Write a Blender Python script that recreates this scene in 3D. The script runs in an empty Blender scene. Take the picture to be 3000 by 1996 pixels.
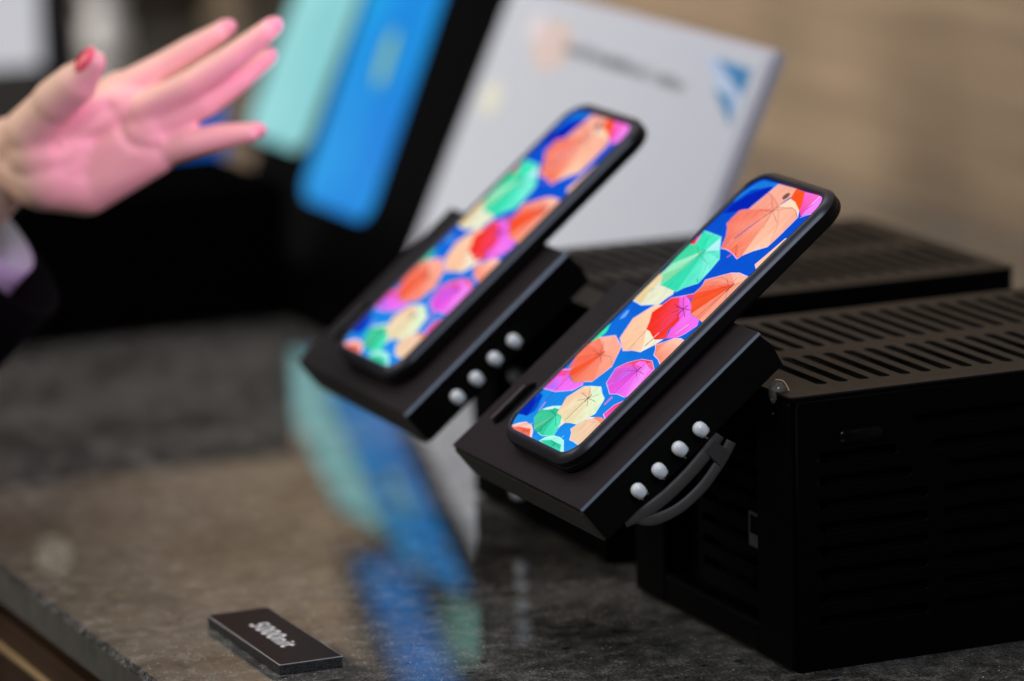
import bpy, bmesh, math, random
from mathutils import Vector, Matrix
from mathutils.geometry import tessellate_polygon
random.seed(7)
S = bpy.context.scene
COL = S.collection
# ---------------------------------------------------------------- camera
cam_data = bpy.data.cameras.new('camera')
cam = bpy.data.objects.new('camera', cam_data)
COL.objects.link(cam)
RX = Vector((0.917539, -0.396758, -0.026562))
RY = Vector((0.103925, 0.174788, 0.979106))
RZ = -Vector((0.383825, 0.901129, -0.201608))
cam.matrix_world = Matrix(((RX.x, RY.x, RZ.x, 0), (RX.y, RY.y, RZ.y, 0), (RX.z, RY.z, RZ.z, 0.545645), (0, 0, 0, 1)))
cam_data.sensor_width = 36
cam_data.lens = 157.5
cam_data.clip_start = 0.05
cam_data.clip_end = 200
cam_data.dof.use_dof = True
cam_data.dof.focus_distance = 1.975
cam_data.dof.aperture_fstop = 3.9
S.camera = cam
S.render.resolution_x = 1024
S.render.resolution_y = 681
# ---------------------------------------------------------------- world, exposure
W = bpy.data.worlds.new('World')
S.world = W
W.use_nodes = True
W.node_tree.nodes['Background'].inputs[0].default_value = (0.75, 0.82, 1.0, 1)
W.node_tree.nodes['Background'].inputs[1].default_value = 0.05
S.view_settings.view_transform = 'Standard'
S.view_settings.look = 'None'
S.view_settings.exposure = 0
S.view_settings.gamma = 1
S.view_settings.use_curve_mapping = False
S.cycles.use_denoising = True
S.cycles.max_bounces = 8
S.cycles.sample_clamp_indirect = 4


def lamp(name, loc, target, size, energy, color, shape='SQUARE', size_y=None, spread=None):
    d = bpy.data.lights.new(name, 'AREA')
    d.shape = 'RECTANGLE' if size_y else shape
    d.size = size
    if size_y:
        d.size_y = size_y
    d.energy = energy
    d.color = color
    if spread:
        d.spread = spread
    o = bpy.data.objects.new(name, d)
    o.location = loc
    o.rotation_euler = (Vector(target) - Vector(loc)).to_track_quat('-Z', 'Y').to_euler()
    COL.objects.link(o)
    return o


lamp('ceiling_light', (0.5, 2.6, 2.9), (0.9, 2.6, 0), 1.6, 40, (1.0, 0.97, 0.95), size_y=2.4)
lamp('back_light', (0.2, 5.6, 2.6), (0.85, 2.0, 0.1), 1.6, 4, (0.78, 0.88, 1.0), size_y=1.0)
lamp('side_light', (-1.6, 2.2, 1.5), (0.8, 2.4, 0.1), 0.8, 20, (1.0, 0.88, 0.74))
lamp('front_light', (0.3, -0.4, 2.0), (0.8, 2.0, 0.1), 0.9, 30, (0.80, 0.88, 1.0))
lamp('wall_fill', (-1.3, 3.6, 1.5), (1.475, 3.5, 0.25), 0.6, 23, (1.0, 0.92, 0.82), size_y=2.5, spread=math.radians(75))  # added fill lamp that brightens the wooden wall
lamp('pink_hand_fill', (0.82, 1.76, 0.34), (0.70, 2.07, 0.222), 0.10, 0.088, (1.0, 0.34, 0.92), spread=math.radians(50))  # added unseen lamp for the pink screen light on the hand


# ---------------------------------------------------------------- helpers
def hexc(h):
    v = [int(h[i:i + 2], 16) / 255 for i in (0, 2, 4)]
    return tuple(c / 12.92 if c <= 0.04045 else ((c + 0.055) / 1.055) ** 2.4 for c in v)


def mat(name, color=(0.5, 0.5, 0.5), rough=0.5, metal=0.0, spec=0.5, var=0.0, scale=40, bump=0.0, bscale=900,
        coat=0.0, emit=None, es=0.0, sss=0.0, trans=0.0, ior=1.5):
    m = bpy.data.materials.new(name)
    m.use_nodes = True
    nt = m.node_tree
    b = nt.nodes['Principled BSDF']
    b.inputs['Base Color'].default_value = (*color, 1)
    b.inputs['Roughness'].default_value = rough
    b.inputs['Metallic'].default_value = metal
    b.inputs['Specular IOR Level'].default_value = spec
    b.inputs['Coat Weight'].default_value = coat
    b.inputs['IOR'].default_value = ior
    b.inputs['Transmission Weight'].default_value = trans
    if sss:
        b.inputs['Subsurface Weight'].default_value = sss
        b.inputs['Subsurface Radius'].default_value = (1, 0.35, 0.2)
        b.inputs['Subsurface Scale'].default_value = 0.004
    if emit:
        b.inputs['Emission Color'].default_value = (*emit, 1)
        b.inputs['Emission Strength'].default_value = es
    tc = nt.nodes.new('ShaderNodeTexCoord')
    if var:
        n = nt.nodes.new('ShaderNodeTexNoise')
        n.inputs['Scale'].default_value = scale
        n.inputs['Detail'].default_value = 6
        nt.links.new(tc.outputs['Object'], n.inputs['Vector'])
        r = nt.nodes.new('ShaderNodeMapRange')
        r.inputs['To Min'].default_value = 1 - var
        r.inputs['To Max'].default_value = 1 + var
        nt.links.new(n.outputs['Fac'], r.inputs['Value'])
        mx = nt.nodes.new('ShaderNodeVectorMath')
        mx.operation = 'SCALE'
        mx.inputs[0].default_value = color
        nt.links.new(r.outputs[0], mx.inputs['Scale'])
        nt.links.new(mx.outputs[0], b.inputs['Base Color'])
        r2 = nt.nodes.new('ShaderNodeMapRange')
        r2.inputs['To Min'].default_value = max(0, rough - 0.12 * min(1, var * 3))
        r2.inputs['To Max'].default_value = rough + 0.1 * min(1, var * 3)
        nt.links.new(n.outputs['Fac'], r2.inputs['Value'])
        nt.links.new(r2.outputs[0], b.inputs['Roughness'])
    if bump:
        n = nt.nodes.new('ShaderNodeTexNoise')
        n.inputs['Scale'].default_value = bscale
        nt.links.new(tc.outputs['Object'], n.inputs['Vector'])
        bp = nt.nodes.new('ShaderNodeBump')
        bp.inputs['Strength'].default_value = bump
        bp.inputs['Distance'].default_value = 0.0004
        nt.links.new(n.outputs['Fac'], bp.inputs['Height'])
        nt.links.new(bp.outputs[0], b.inputs['Normal'])
    return m


def tag(o, label=None, cat=None, group=None, kind=None):
    for k, v in (('label', label), ('category', cat), ('group', group), ('kind', kind)):
        if v:
            o[k] = v
    return o


def empty(name, loc=(0, 0, 0), rot=(0, 0, 0), **kw):
    o = bpy.data.objects.new(name, None)
    o.empty_display_size = 0.02
    o.location = loc
    o.rotation_euler = rot
    COL.objects.link(o)
    return tag(o, **kw)


def obj(name, me, material, parent=None, smooth=False):
    if isinstance(me, bmesh.types.BMesh):
        bm = me
        bmesh.ops.recalc_face_normals(bm, faces=bm.faces)
        me = bpy.data.meshes.new(name)
        bm.to_mesh(me)
        bm.free()
    o = bpy.data.objects.new(name, me)
    if material:
        me.materials.clear()
        me.materials.append(material)
    if smooth:
        for p in me.polygons:
            p.use_smooth = True
    if parent:
        o.parent = parent
    COL.objects.link(o)
    return o


def box(bm, x0, x1, y0, y1, z0, z1, bev=0.0, seg=2):
    r = bmesh.ops.create_cube(bm, size=1)
    vs = r['verts']
    for v in vs:
        v.co = Vector(((x0 + x1) / 2 + v.co.x * (x1 - x0), (y0 + y1) / 2 + v.co.y * (y1 - y0), (z0 + z1) / 2 + v.co.z * (z1 - z0)))
    if bev:
        es = list({e for v in vs for e in v.link_edges})
        bmesh.ops.bevel(bm, geom=es, offset=bev, segments=seg, affect='EDGES', profile=0.5)
    return bm


def boxo(name, m, parent, *a, **k):
    return obj(name, box(bmesh.new(), *a, **k), m, parent)


def rrect(x0, x1, y0, y1, r, n=8):
    pts = []
    for cx, cy, a in ((x1 - r, y1 - r, 0), (x0 + r, y1 - r, 90), (x0 + r, y0 + r, 180), (x1 - r, y0 + r, 270)):
        for i in range(n + 1):
            t = math.radians(a + 90 * i / n)
            pts.append((cx + r * math.cos(t), cy + r * math.sin(t)))
    return pts


def loops(bm, rings, cap0=True, cap1=True, mats=None):
    vr = [[bm.verts.new(p) for p in ring] for ring in rings]
    n = len(vr[0])
    for k, (a, b) in enumerate(zip(vr, vr[1:])):
        for i in range(n):
            bm.faces.new((a[i], a[(i + 1) % n], b[(i + 1) % n], b[i]))
    if cap0:
        bm.faces.new(vr[0][::-1])
    if cap1:
        bm.faces.new(vr[-1])
    return vr


def plate2d(outline, holes, thick, bevel=0.0):
    """flat sheet with holes, in the XY plane, centred on z = 0"""
    cu = bpy.data.curves.new('sheet', 'CURVE')
    cu.dimensions = '2D'
    cu.fill_mode = 'BOTH'
    cu.extrude = thick / 2 - bevel
    cu.bevel_depth = bevel
    cu.bevel_resolution = 1
    cu.offset = -bevel
    for pts in [outline] + holes:
        sp = cu.splines.new('POLY')
        sp.points.add(len(pts) - 1)
        for p, q in zip(sp.points, pts):
            p.co = (q[0], q[1], 0, 1)
        sp.use_cyclic_u = True
    o = bpy.data.objects.new('sheet', cu)
    COL.objects.link(o)
    dg = bpy.context.evaluated_depsgraph_get()
    me = bpy.data.meshes.new_from_object(o.evaluated_get(dg))
    bpy.data.objects.remove(o)
    bpy.data.curves.remove(cu)
    return me


def tube(bm, pts, rad, n=10, flat=1.0):
    """smooth tube along points; rad may be a list"""
    P = [Vector(p) for p in pts]
    Q = []
    for i in range(len(P) - 1):
        p0, p1, p2, p3 = P[max(i - 1, 0)], P[i], P[i + 1], P[min(i + 2, len(P) - 1)]
        for k in range(6):
            t = k / 6
            Q.append(0.5 * ((2 * p1) + (-p0 + p2) * t + (2 * p0 - 5 * p1 + 4 * p2 - p3) * t * t + (-p0 + 3 * p1 - 3 * p2 + p3) * t ** 3))
    Q.append(P[-1])
    rings = []
    side = Vector((0, 1, 0))
    for i, q in enumerate(Q):
        d = (Q[min(i + 1, len(Q) - 1)] - Q[max(i - 1, 0)]).normalized()
        a = d.cross(side).normalized()
        b = a.cross(d)
        r = rad if not isinstance(rad, (list, tuple)) else rad[min(int(i / 6), len(rad) - 1)]
        rings.append([q + a * r * math.cos(2 * math.pi * j / n) + b * r * flat * math.sin(2 * math.pi * j / n) for j in range(n)])
    loops(bm, rings)


def copy_tree(o, parent=None):
    c = o.copy()
    COL.objects.link(c)
    c.parent = parent
    for ch in list(o.children):
        copy_tree(ch, c)
    return c


# ---------------------------------------------------------------- table top: polished composite stone
def stone_material():
    m = bpy.data.materials.new('speckled_stone')
    m.use_nodes = True
    nt = m.node_tree
    L = nt.links.new
    b = nt.nodes['Principled BSDF']
    tc = nt.nodes.new('ShaderNodeTexCoord')

    def noise(scale, detail=6, rough=0.55, dist=0.0):
        n = nt.nodes.new('ShaderNodeTexNoise')
        n.inputs['Scale'].default_value = scale
        n.inputs['Detail'].default_value = detail
        n.inputs['Roughness'].default_value = rough
        n.inputs['Distortion'].default_value = dist
        L(tc.outputs['Object'], n.inputs['Vector'])
        return n.outputs['Fac']

    def ramp(src, stops):
        r = nt.nodes.new('ShaderNodeValToRGB')
        e = r.color_ramp.elements
        while len(e) < len(stops):
            e.new(0.5)
        for el, (p, c) in zip(e, stops):
            el.position = p
            el.color = (*c, 1)
        L(src, r.inputs[0])
        return r.outputs[0]

    def mix(a, bb, f, mode='MIX'):
        x = nt.nodes.new('ShaderNodeMix')
        x.data_type = 'RGBA'
        x.blend_type = mode
        for s, v in ((6, a), (7, bb)):
            if isinstance(v, tuple):
                x.inputs[s].default_value = (*v, 1)
            else:
                L(v, x.inputs[s])
        if isinstance(f, float):
            x.inputs[0].default_value = f
        else:
            L(f, x.inputs[0])
        return x.outputs[2]

    base = ramp(noise(14, 8, 0.6, 0.6), [(0.30, (0.012, 0.0115, 0.0115)), (0.46, (0.064, 0.063, 0.060)), (0.58, (0.15, 0.147, 0.139)), (0.74, (0.05, 0.046, 0.045))])
    mid = ramp(noise(90, 8, 0.7, 0.4), [(0.36, (0.006, 0.006, 0.006)), (0.5, (0.08, 0.078, 0.074)), (0.64, (0.29, 0.28, 0.262))])
    c = mix(base, mid, 0.48)
    fine = ramp(noise(700, 4, 0.7), [(0.38, (0.18, 0.18, 0.18)), (0.5, (0.95, 0.95, 0.95)), (0.64, (1.9, 1.85, 1.75))])
    c = mix(c, fine, 0.8, 'MULTIPLY')
    pits = ramp(noise(160, 3, 0.5, 1.5), [(0.70, (0, 0, 0)), (0.74, (1, 1, 1))])
    c = mix(c, (0.010, 0.010, 0.016), pits)
    # dark chips
    v = nt.nodes.new('ShaderNodeTexVoronoi')
    v.inputs['Scale'].default_value = 55
    v.inputs['Randomness'].default_value = 1
    mp = nt.nodes.new('ShaderNodeMapping')
    mp.inputs['Scale'].default_value = (1, 1.4, 1)
    L(tc.outputs['Object'], mp.inputs[0])
    L(mp.outputs[0], v.inputs['Vector'])
    chip = ramp(v.outputs['Distance'], [(0.10, (1, 1, 1)), (0.16, (0, 0, 0))])
    c = mix(c, (0.012, 0.012, 0.018), chip)
    # quartz glints
    v2 = nt.nodes.new('ShaderNodeTexVoronoi')
    v2.inputs['Scale'].default_value = 330
    L(tc.outputs['Object'], v2.inputs['Vector'])
    gl = ramp(v2.outputs['Distance'], [(0.10, (1, 1, 1)), (0.17, (0, 0, 0))])
    gate = ramp(noise(120, 2, 0.5), [(0.52, (0, 0, 0)), (0.60, (1, 1, 1))])
    gm = mix(gl, gate, 1.0, 'MULTIPLY')
    c = mix(c, (0.75, 0.70, 0.62), gm)
    L(c, b.inputs['Base Color'])
    rr = nt.nodes.new('ShaderNodeMapRange')
    rr.inputs['To Min'].default_value = 0.01
    rr.inputs['To Max'].default_value = 0.05
    cw = nt.nodes.new('ShaderNodeMapRange')
    cw.inputs['From Min'].default_value = 0.36
    cw.inputs['From Max'].default_value = 0.62
    cw.inputs['To Min'].default_value = 0.25
    cw.inputs['To Max'].default_value = 1.0
    L(noise(30, 8, 0.72, 0.8), cw.inputs['Value'])
    L(cw.outputs[0], b.inputs['Coat Weight'])
    sw = nt.nodes.new('ShaderNodeMapRange')
    sw.inputs['From Min'].default_value = 0.38
    sw.inputs['From Max'].default_value = 0.60
    sw.inputs['To Min'].default_value = 0.12
    sw.inputs['To Max'].default_value = 0.62
    L(noise(190, 7, 0.75, 0.5), sw.inputs['Value'])
    L(sw.outputs[0], b.inputs['Specular IOR Level'])
    b.inputs['Coat Roughness'].default_value = 0.008
    b.inputs['Coat IOR'].default_value = 1.5
    L(noise(60, 5, 0.6), rr.inputs['Value'])
    L(rr.outputs[0], b.inputs['Roughness'])
    b.inputs['IOR'].default_value = 1.62
    bp = nt.nodes.new('ShaderNodeBump')
    bp.inputs['Strength'].default_value = 0.2
    bp.inputs['Distance'].default_value = 0.000008
    L(noise(260, 5, 0.7), bp.inputs['Height'])
    L(bp.outputs[0], b.inputs['Normal'])
    return m


stone = stone_material()
rough_stone = mat('cut_stone_edge', (0.085, 0.085, 0.075), 0.75, var=0.5, scale=90, bump=0.6, bscale=500)
X0, X1 = 0.601, 1.475
bm = bmesh.new()
prof = [(X1, -0.0175), (X0, -0.0175), (X0, -0.0022), (X0 + 0.0034, 0.0), (X1, 0.0)]
r0 = [bm.verts.new((x, 0.9, z)) for x, z in prof]
r1 = [bm.verts.new((x, 6.4, z)) for x, z in prof]
faces = []
for i in range(5):
    faces.append(bm.faces.new((r0[i], r0[(i + 1) % 5], r1[(i + 1) % 5], r1[i])))
bm.faces.new(r0)
bm.faces.new(r1[::-1])
faces[1].material_index = 1
top = obj('tabletop', bm, None, None)
top.data.materials.append(stone)
top.data.materials.append(rough_stone)
tag(top, kind='structure')

# cabinet under the stone
wood_dark = mat('cabinet_wood', (0.050, 0.026, 0.013), 0.45, var=0.2, scale=20)
brass = mat('brass_trim', (0.60, 0.42, 0.22), 0.35, metal=0.3, var=0.1)
shadow_black = mat('recess_shade', (0.012, 0.010, 0.009), 0.7, var=0.2)  # gap under the stone, its shade put into the black
cab = empty('counter_cabinet', (0.61, 2.0, -0.9), label='brown wooden counter cabinet with thin brass strip under the stone table edge', cat='cabinet')


def local(o, root):
    o.location = -root.location
    return o


local(boxo('recess', shadow_black, cab, 0.612, 1.47, 0.92, 6.3, -0.027, -0.0176), cab)
local(boxo('wood_panel', wood_dark, cab, 0.6035, 1.47, 0.92, 6.3, -0.89, -0.0271, bev=0.001), cab)
local(boxo('trim_strip', brass, cab, 0.6012, 0.6034, 0.92, 6.3, -0.0432, -0.0408, bev=0.0004), cab)
boxo('floor', mat('grey_carpet', (0.08, 0.075, 0.07), 0.95, var=0.2, scale=60), None, -6, 8, -3, 12, -0.95, -0.9)['kind'] = 'structure'


# ---------------------------------------------------------------- wooden wall behind the counter
def wood_material():
    m = bpy.data.materials.new('wall_wood_veneer')
    m.use_nodes = True
    nt = m.node_tree
    L = nt.links.new
    b = nt.nodes['Principled BSDF']
    tc = nt.nodes.new('ShaderNodeTexCoord')
    mp = nt.nodes.new('ShaderNodeMapping')
    mp.inputs['Scale'].default_value = (1, 1.2, 26)
    L(tc.outputs['Object'], mp.inputs[0])
    n = nt.nodes.new('ShaderNodeTexNoise')
    n.inputs['Scale'].default_value = 3.2
    n.inputs['Detail'].default_value = 9
    n.inputs['Roughness'].default_value = 0.62
    n.inputs['Distortion'].default_value = 0.5
    L(mp.outputs[0], n.inputs['Vector'])
    r = nt.nodes.new('ShaderNodeValToRGB')
    e = r.color_ramp.elements
    e[0].position, e[0].color = 0.3, (0.19, 0.138, 0.092, 1)
    e[1].position, e[1].color = 0.72, (0.37, 0.275, 0.185, 1)
    L(n.outputs['Fac'], r.inputs[0])
    L(r.outputs[0], b.inputs['Base Color'])
    b.inputs['Roughness'].default_value = 0.5
    return m


wall = boxo('wall', wood_material(), None, 1.4752, 1.56, 0.6, 8.5, -0.9, 2.6)
tag(wall, kind='structure')
bw = boxo('back_wall', mat('grey_brown_panel', (0.20, 0.165, 0.125), 0.6, var=0.15, scale=3), None, -4, 1.56, 8.52, 8.6, -0.9, 2.6)
tag(bw, kind='structure')

# ---------------------------------------------------------------- foam board card "5000nit"
card = empty('foam_card', (0.6705, 1.861, 0), (0, 0, math.radians(0.0)),
             label='small black foam board card reading 5000nit lying flat near the table edge', cat='sign card')
foam = bpy.data.materials.new('black_foam')
foam.use_nodes = True
nt = foam.node_tree
b = nt.nodes['Principled BSDF']
tc = nt.nodes.new('ShaderNodeTexCoord')
v = nt.nodes.new('ShaderNodeTexVoronoi')
v.inputs['Scale'].default_value = 1900
nt.links.new(tc.outputs['Object'], v.inputs['Vector'])
r = nt.nodes.new('ShaderNodeValToRGB')
r.color_ramp.elements[0].position, r.color_ramp.elements[0].color = 0.12, (0.30, 0.30, 0.29, 1)
r.color_ramp.elements[1].position, r.color_ramp.elements[1].color = 0.34, (0.009, 0.009, 0.010, 1)
nt.links.new(v.outputs['Distance'], r.inputs[0])
nt.links.new(r.outputs[0], b.inputs['Base Color'])
bp = nt.nodes.new('ShaderNodeBump')
bp.inputs['Distance'].default_value = 0.0003
nt.links.new(v.outputs['Distance'], bp.inputs['Height'])
nt.links.new(bp.outputs[0], b.inputs['Normal'])
b.inputs['Roughness'].default_value = 0.55
boxo('foam_core', foam, card, -0.0150, 0.0150, -0.0482, 0.0477, 0.0001, 0.0047, bev=0.0003)
boxo('paper_edge', mat('white_paper_edge', (0.62, 0.60, 0.60), 0.5, var=0.05), card, -0.0151, 0.0151, -0.0483, 0.0478, 0.00471, 0.00495)
boxo('printed_top', mat('black_print', (0.010, 0.006, 0.010), 0.3, spec=0.06, var=0.1, scale=300), card, -0.01485, 0.01485, -0.0480, 0.0476, 0.00496, 0.00505)


def text_mesh(body, size, offset=0.0, extrude=0.0001, shear=0.0, spacing=1.0):
    cu = bpy.data.curves.new('lettering', 'FONT')
    cu.body = body
    cu.size = size
    cu.offset = offset
    cu.extrude = extrude
    cu.shear = shear
    cu.space_character = spacing
    cu.align_x = 'CENTER'
    cu.align_y = 'CENTER'
    o = bpy.data.objects.new('lettering', cu)
    COL.objects.link(o)
    dg = bpy.context.evaluated_depsgraph_get()
    me = bpy.data.meshes.new_from_object(o.evaluated_get(dg))
    bpy.data.objects.remove(o)
    bpy.data.curves.remove(cu)
    return me


me = text_mesh('5000nit', 0.0118, offset=0.00016, extrude=0.00006, spacing=1.10)
xs = [v.co.x for v in me.vertices]
ys = [v.co.y for v in me.vertices]
cx, cy = (min(xs) + max(xs)) / 2, (min(ys) + max(ys)) / 2
kx, ky = 0.0440 / (max(xs) - min(xs)), 0.0094 / (max(ys) - min(ys))
for v in me.vertices:
    x, y, z = (v.co.x - cx) * kx, (v.co.y - cy) * ky, v.co.z
    v.co = (y, -x, z)
t = obj('lettering', me, mat('white_ink', (0.85, 0.85, 0.87), 0.4, emit=(1, 1, 1), es=0.0), card)
t.location = (0.0005, 0.0, 0.00515)

# ---------------------------------------------------------------- ventilated boxes
metal_black = mat('black_steel_lit_top', (0.013, 0.0105, 0.0092), 0.48, spec=0.16, var=0.12, scale=120, bump=0.12, bscale=2500)  # box tops: warm wall reflection put into a browner, lighter black
metal_side = mat('satin_black_steel', (0.0010, 0.0010, 0.0012), 0.5, spec=0.05, var=0.15, scale=60)
inside_black = mat('black_interior', (0.003, 0.003, 0.003), 0.9, spec=0.1, var=0.1)
BX, BY, BL, BD, BH = 0.8565, 1.7040, 0.2265, 0.1650, 0.125


def slot(x0, x1, y0, y1, n=5):
    r = min(x1 - x0, y1 - y0) / 2 * 0.999
    return rrect(x0, x1, y0, y1, r, n)


def make_vent_box():
    root = empty('ventilated_box', (BX, BY, 0))
    # inner core that the slots look into
    boxo('inner_core', inside_black, root, 0.020, BL - 0.004, 0.006, BD - 0.004, 0.004, BH - 0.009)
    # top cover with two staggered rows of slots
    holes = []
    p = 0.01046
    for row, (xs, y0, y1) in enumerate(((0.0258, 0.0185, 0.0770), (0.0208, 0.0915, 0.1530))):
        for k in range(20):
            xx = xs + p * k
            if xx < BL - 0.012:
                holes.append(slot(xx - 0.0027, xx + 0.0027, y0, y1))
    m = plate2d(rrect(0.0, BL, 0.0, BD, 0.003, 4), holes, 0.0010, 0.0002)
    tc_ = obj('top_cover', m, metal_black, root)
    tc_.location = (0, 0, BH - 0.0005)
    bm = bmesh.new()
    loops(bm, [[(x, y, BH - 0.0026) for x, y in rrect(0.0002, BL - 0.0002, 0.0002, BD - 0.0002, 0.003, 4)], [(x, y, BH - 0.00102) for x, y in rrect(0.0002, BL - 0.0002, 0.0002, BD - 0.0002, 0.003, 4)]], cap0=False, cap1=False)
    obj('cover_edge', bm, metal_side, root)
    # front panel with long louvres
    holes = []
    rows = [0.0201 + 0.01057 * i for i in range(9)]
    for i, z in enumerate(rows):
        xr = 0.0678 if i < 6 else (0.0600, 0.0525, 0.0455)[i - 6]
        if i < 8:
            holes.append(slot(0.0120, xr, z, z + 0.0046, 4))
            xl = 0.0755 if i < 6 else (0.0790, 0.0700)[i - 6]
            holes.append(slot(xl, 0.148, z, z + 0.0046, 4))
            holes.append(slot(0.156, 0.218, z, z + 0.0046, 4))
    holes.append(slot(0.0610, 0.148, 0.1060, 0.1106, 4))
    holes.append(slot(0.156, 0.218, 0.1060, 0.1106, 4))
    m = plate2d([(0.003, 0), (BL - 0.003, 0), (BL - 0.003, BH - 0.0027), (0.003, BH - 0.0027)], holes, 0.003, 0.0004)
    fp = obj('front_panel', m, metal_side, root)
    fp.rotation_euler = (math.radians(90), 0, 0)
    fp.location = (0, 0.0015, 0)
    # chamfered corner posts
    for (px, py) in ((0.0015, 0.0020), (0.0015, BD - 0.0310)):
        bm = bmesh.new()
        box(bm, px - 0.0015, px + 0.0125, py, py + (0.0330 if py < 0.05 else 0.0305), 0.0012, BH - 0.0027, bev=0.0013)
        obj('corner_post', bm, metal_side, root)
    # recessed left side: frame rails and inset panel with small louvres
    boxo('side_rail', metal_side, root, 0.0002, 0.0100, 0.0352, BD - 0.0312, 0.0012, 0.0160, bev=0.002)
    boxo('side_rail', metal_side, root, 0.0002, 0.0100, 0.0352, BD - 0.0312, BH - 0.0180, BH - 0.0028, bev=0.002)
    holes = [slot(0.030, 0.120, 0.022 + 0.0105 * i, 0.022 + 0.0105 * i + 0.0045, 3) for i in range(7)]
    m = plate2d([(0.004, 0.010), (BD - 0.004, 0.010), (BD - 0.004, BH - 0.012), (0.004, BH - 0.012)], holes, 0.002)
    sp = obj('side_panel', m, inside_black, root)
    sp.rotation_euler = (math.radians(90), 0, math.radians(90))
    sp.location = (0.0150, 0, 0)
    # shell: back and right walls, underside
    bm = bmesh.new()
    box(bm, 0.0002, BL - 0.0002, BD - 0.0014, BD - 0.0001, 0.0012, BH - 0.0027)
    box(bm, BL - 0.0014, BL, 0.0035, BD - 0.0016, 0.0012, BH - 0.0027)
    box(bm, 0.0016, BL - 0.0016, 0.0035, BD - 0.0016, 0.0012, 0.0030)
    obj('shell', bm, metal_side, root)
    for fx in (0.03, BL - 0.03):
        for fy in (0.02, BD - 0.02):
            bm = bmesh.new()
            bmesh.ops.create_cone(bm, cap_ends=True, segments=20, radius1=0.006, radius2=0.006, depth=0.0012,
                                  matrix=Matrix.Translation((fx, fy, 0.0006)))
            obj('foot', bm, inside_black, root)
    # oval push button on the front
    bm = bmesh.new()
    r1 = [(x, -0.0006, z) for x, z in rrect(0.0235, 0.0450, 0.1015, 0.1075, 0.0029, 5)]
    r2 = [(x, 0.0005, z) for x, z in rrect(0.0230, 0.0455, 0.1010, 0.1080, 0.0034, 5)]
    loops(bm, [r2, r1])
    obj('button', bm, mat('glossy_black', (0.002, 0.002, 0.0025), 0.18, spec=0.1), root, True)
    # white sticker on the recessed side
    st = boxo('sticker', mat('grey_paper_label', (0.15, 0.15, 0.145), 0.6, var=0.1), root, 0.0136, 0.0139, 0.0585, 0.0705, 0.042, 0.058)
    boxo('print', inside_black, st, 0.01345, 0.0136, 0.0600, 0.0690, 0.048, 0.0565)
    return root


vb = make_vent_box()
tag(vb, label='black slotted metal box in the right foreground beside the front phone', cat='metal box', group='black ventilated metal boxes')
vb2 = copy_tree(vb)
vb2.location = (BX + 0.0078, BY + 0.2145, 0)
tag(vb2, label='black slotted metal box standing behind the foreground box, below the white sign', cat='metal box', group='black ventilated metal boxes')

# ---------------------------------------------------------------- phone stands
K = 0.968
TAU = math.radians(38.5)


def mm(v):
    return v * K / 1000


anod = mat('purple_black_plate', (0.0105, 0.0070, 0.0090), 0.52, spec=0.28, var=0.12, scale=200, bump=0.1, bscale=3000)
anod_side = mat('black_stand_body', (0.002, 0.002, 0.0023), 0.5, spec=0.12, var=0.15, scale=100)
olive = mat('olive_black_front', (0.026, 0.025, 0.020), 0.6, spec=0.2, var=0.12, scale=100)
edge_highlight = mat('chamfer_highlight', (0.25, 0.27, 0.32), 0.3, metal=1.0, var=0.05)  # light caught by the plate edge, put in as pale metal
led_white = mat('milky_plastic_bulb', (0.86, 0.91, 0.98), 0.35, var=0.03, sss=0.2, coat=0.3)
led_base = mat('solder_metal', (0.35, 0.33, 0.28), 0.3, metal=1.0, var=0.2, scale=1500)
grey_rubber = mat('grey_cable_rubber', (0.062, 0.056, 0.054), 0.5, var=0.15, scale=250)
PB = Vector((0.7627, 1.7200, 0.0828))      # front lower corner of the front stand


def mesh_led(bm):
    prof = [(0.0024, -0.0034), (0.0032, -0.0031), (0.0033, -0.0018), (0.0037, -0.0010), (0.0037, 0.0010), (0.0033, 0.0023), (0.0024, 0.0033), (0.0011, 0.0039), (0.0001, 0.0040)]
    n = 18
    loops(bm, [[(r * math.cos(2 * math.pi * i / n), r * math.sin(2 * math.pi * i / n), z) for i in range(n)] for r, z in prof])


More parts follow.
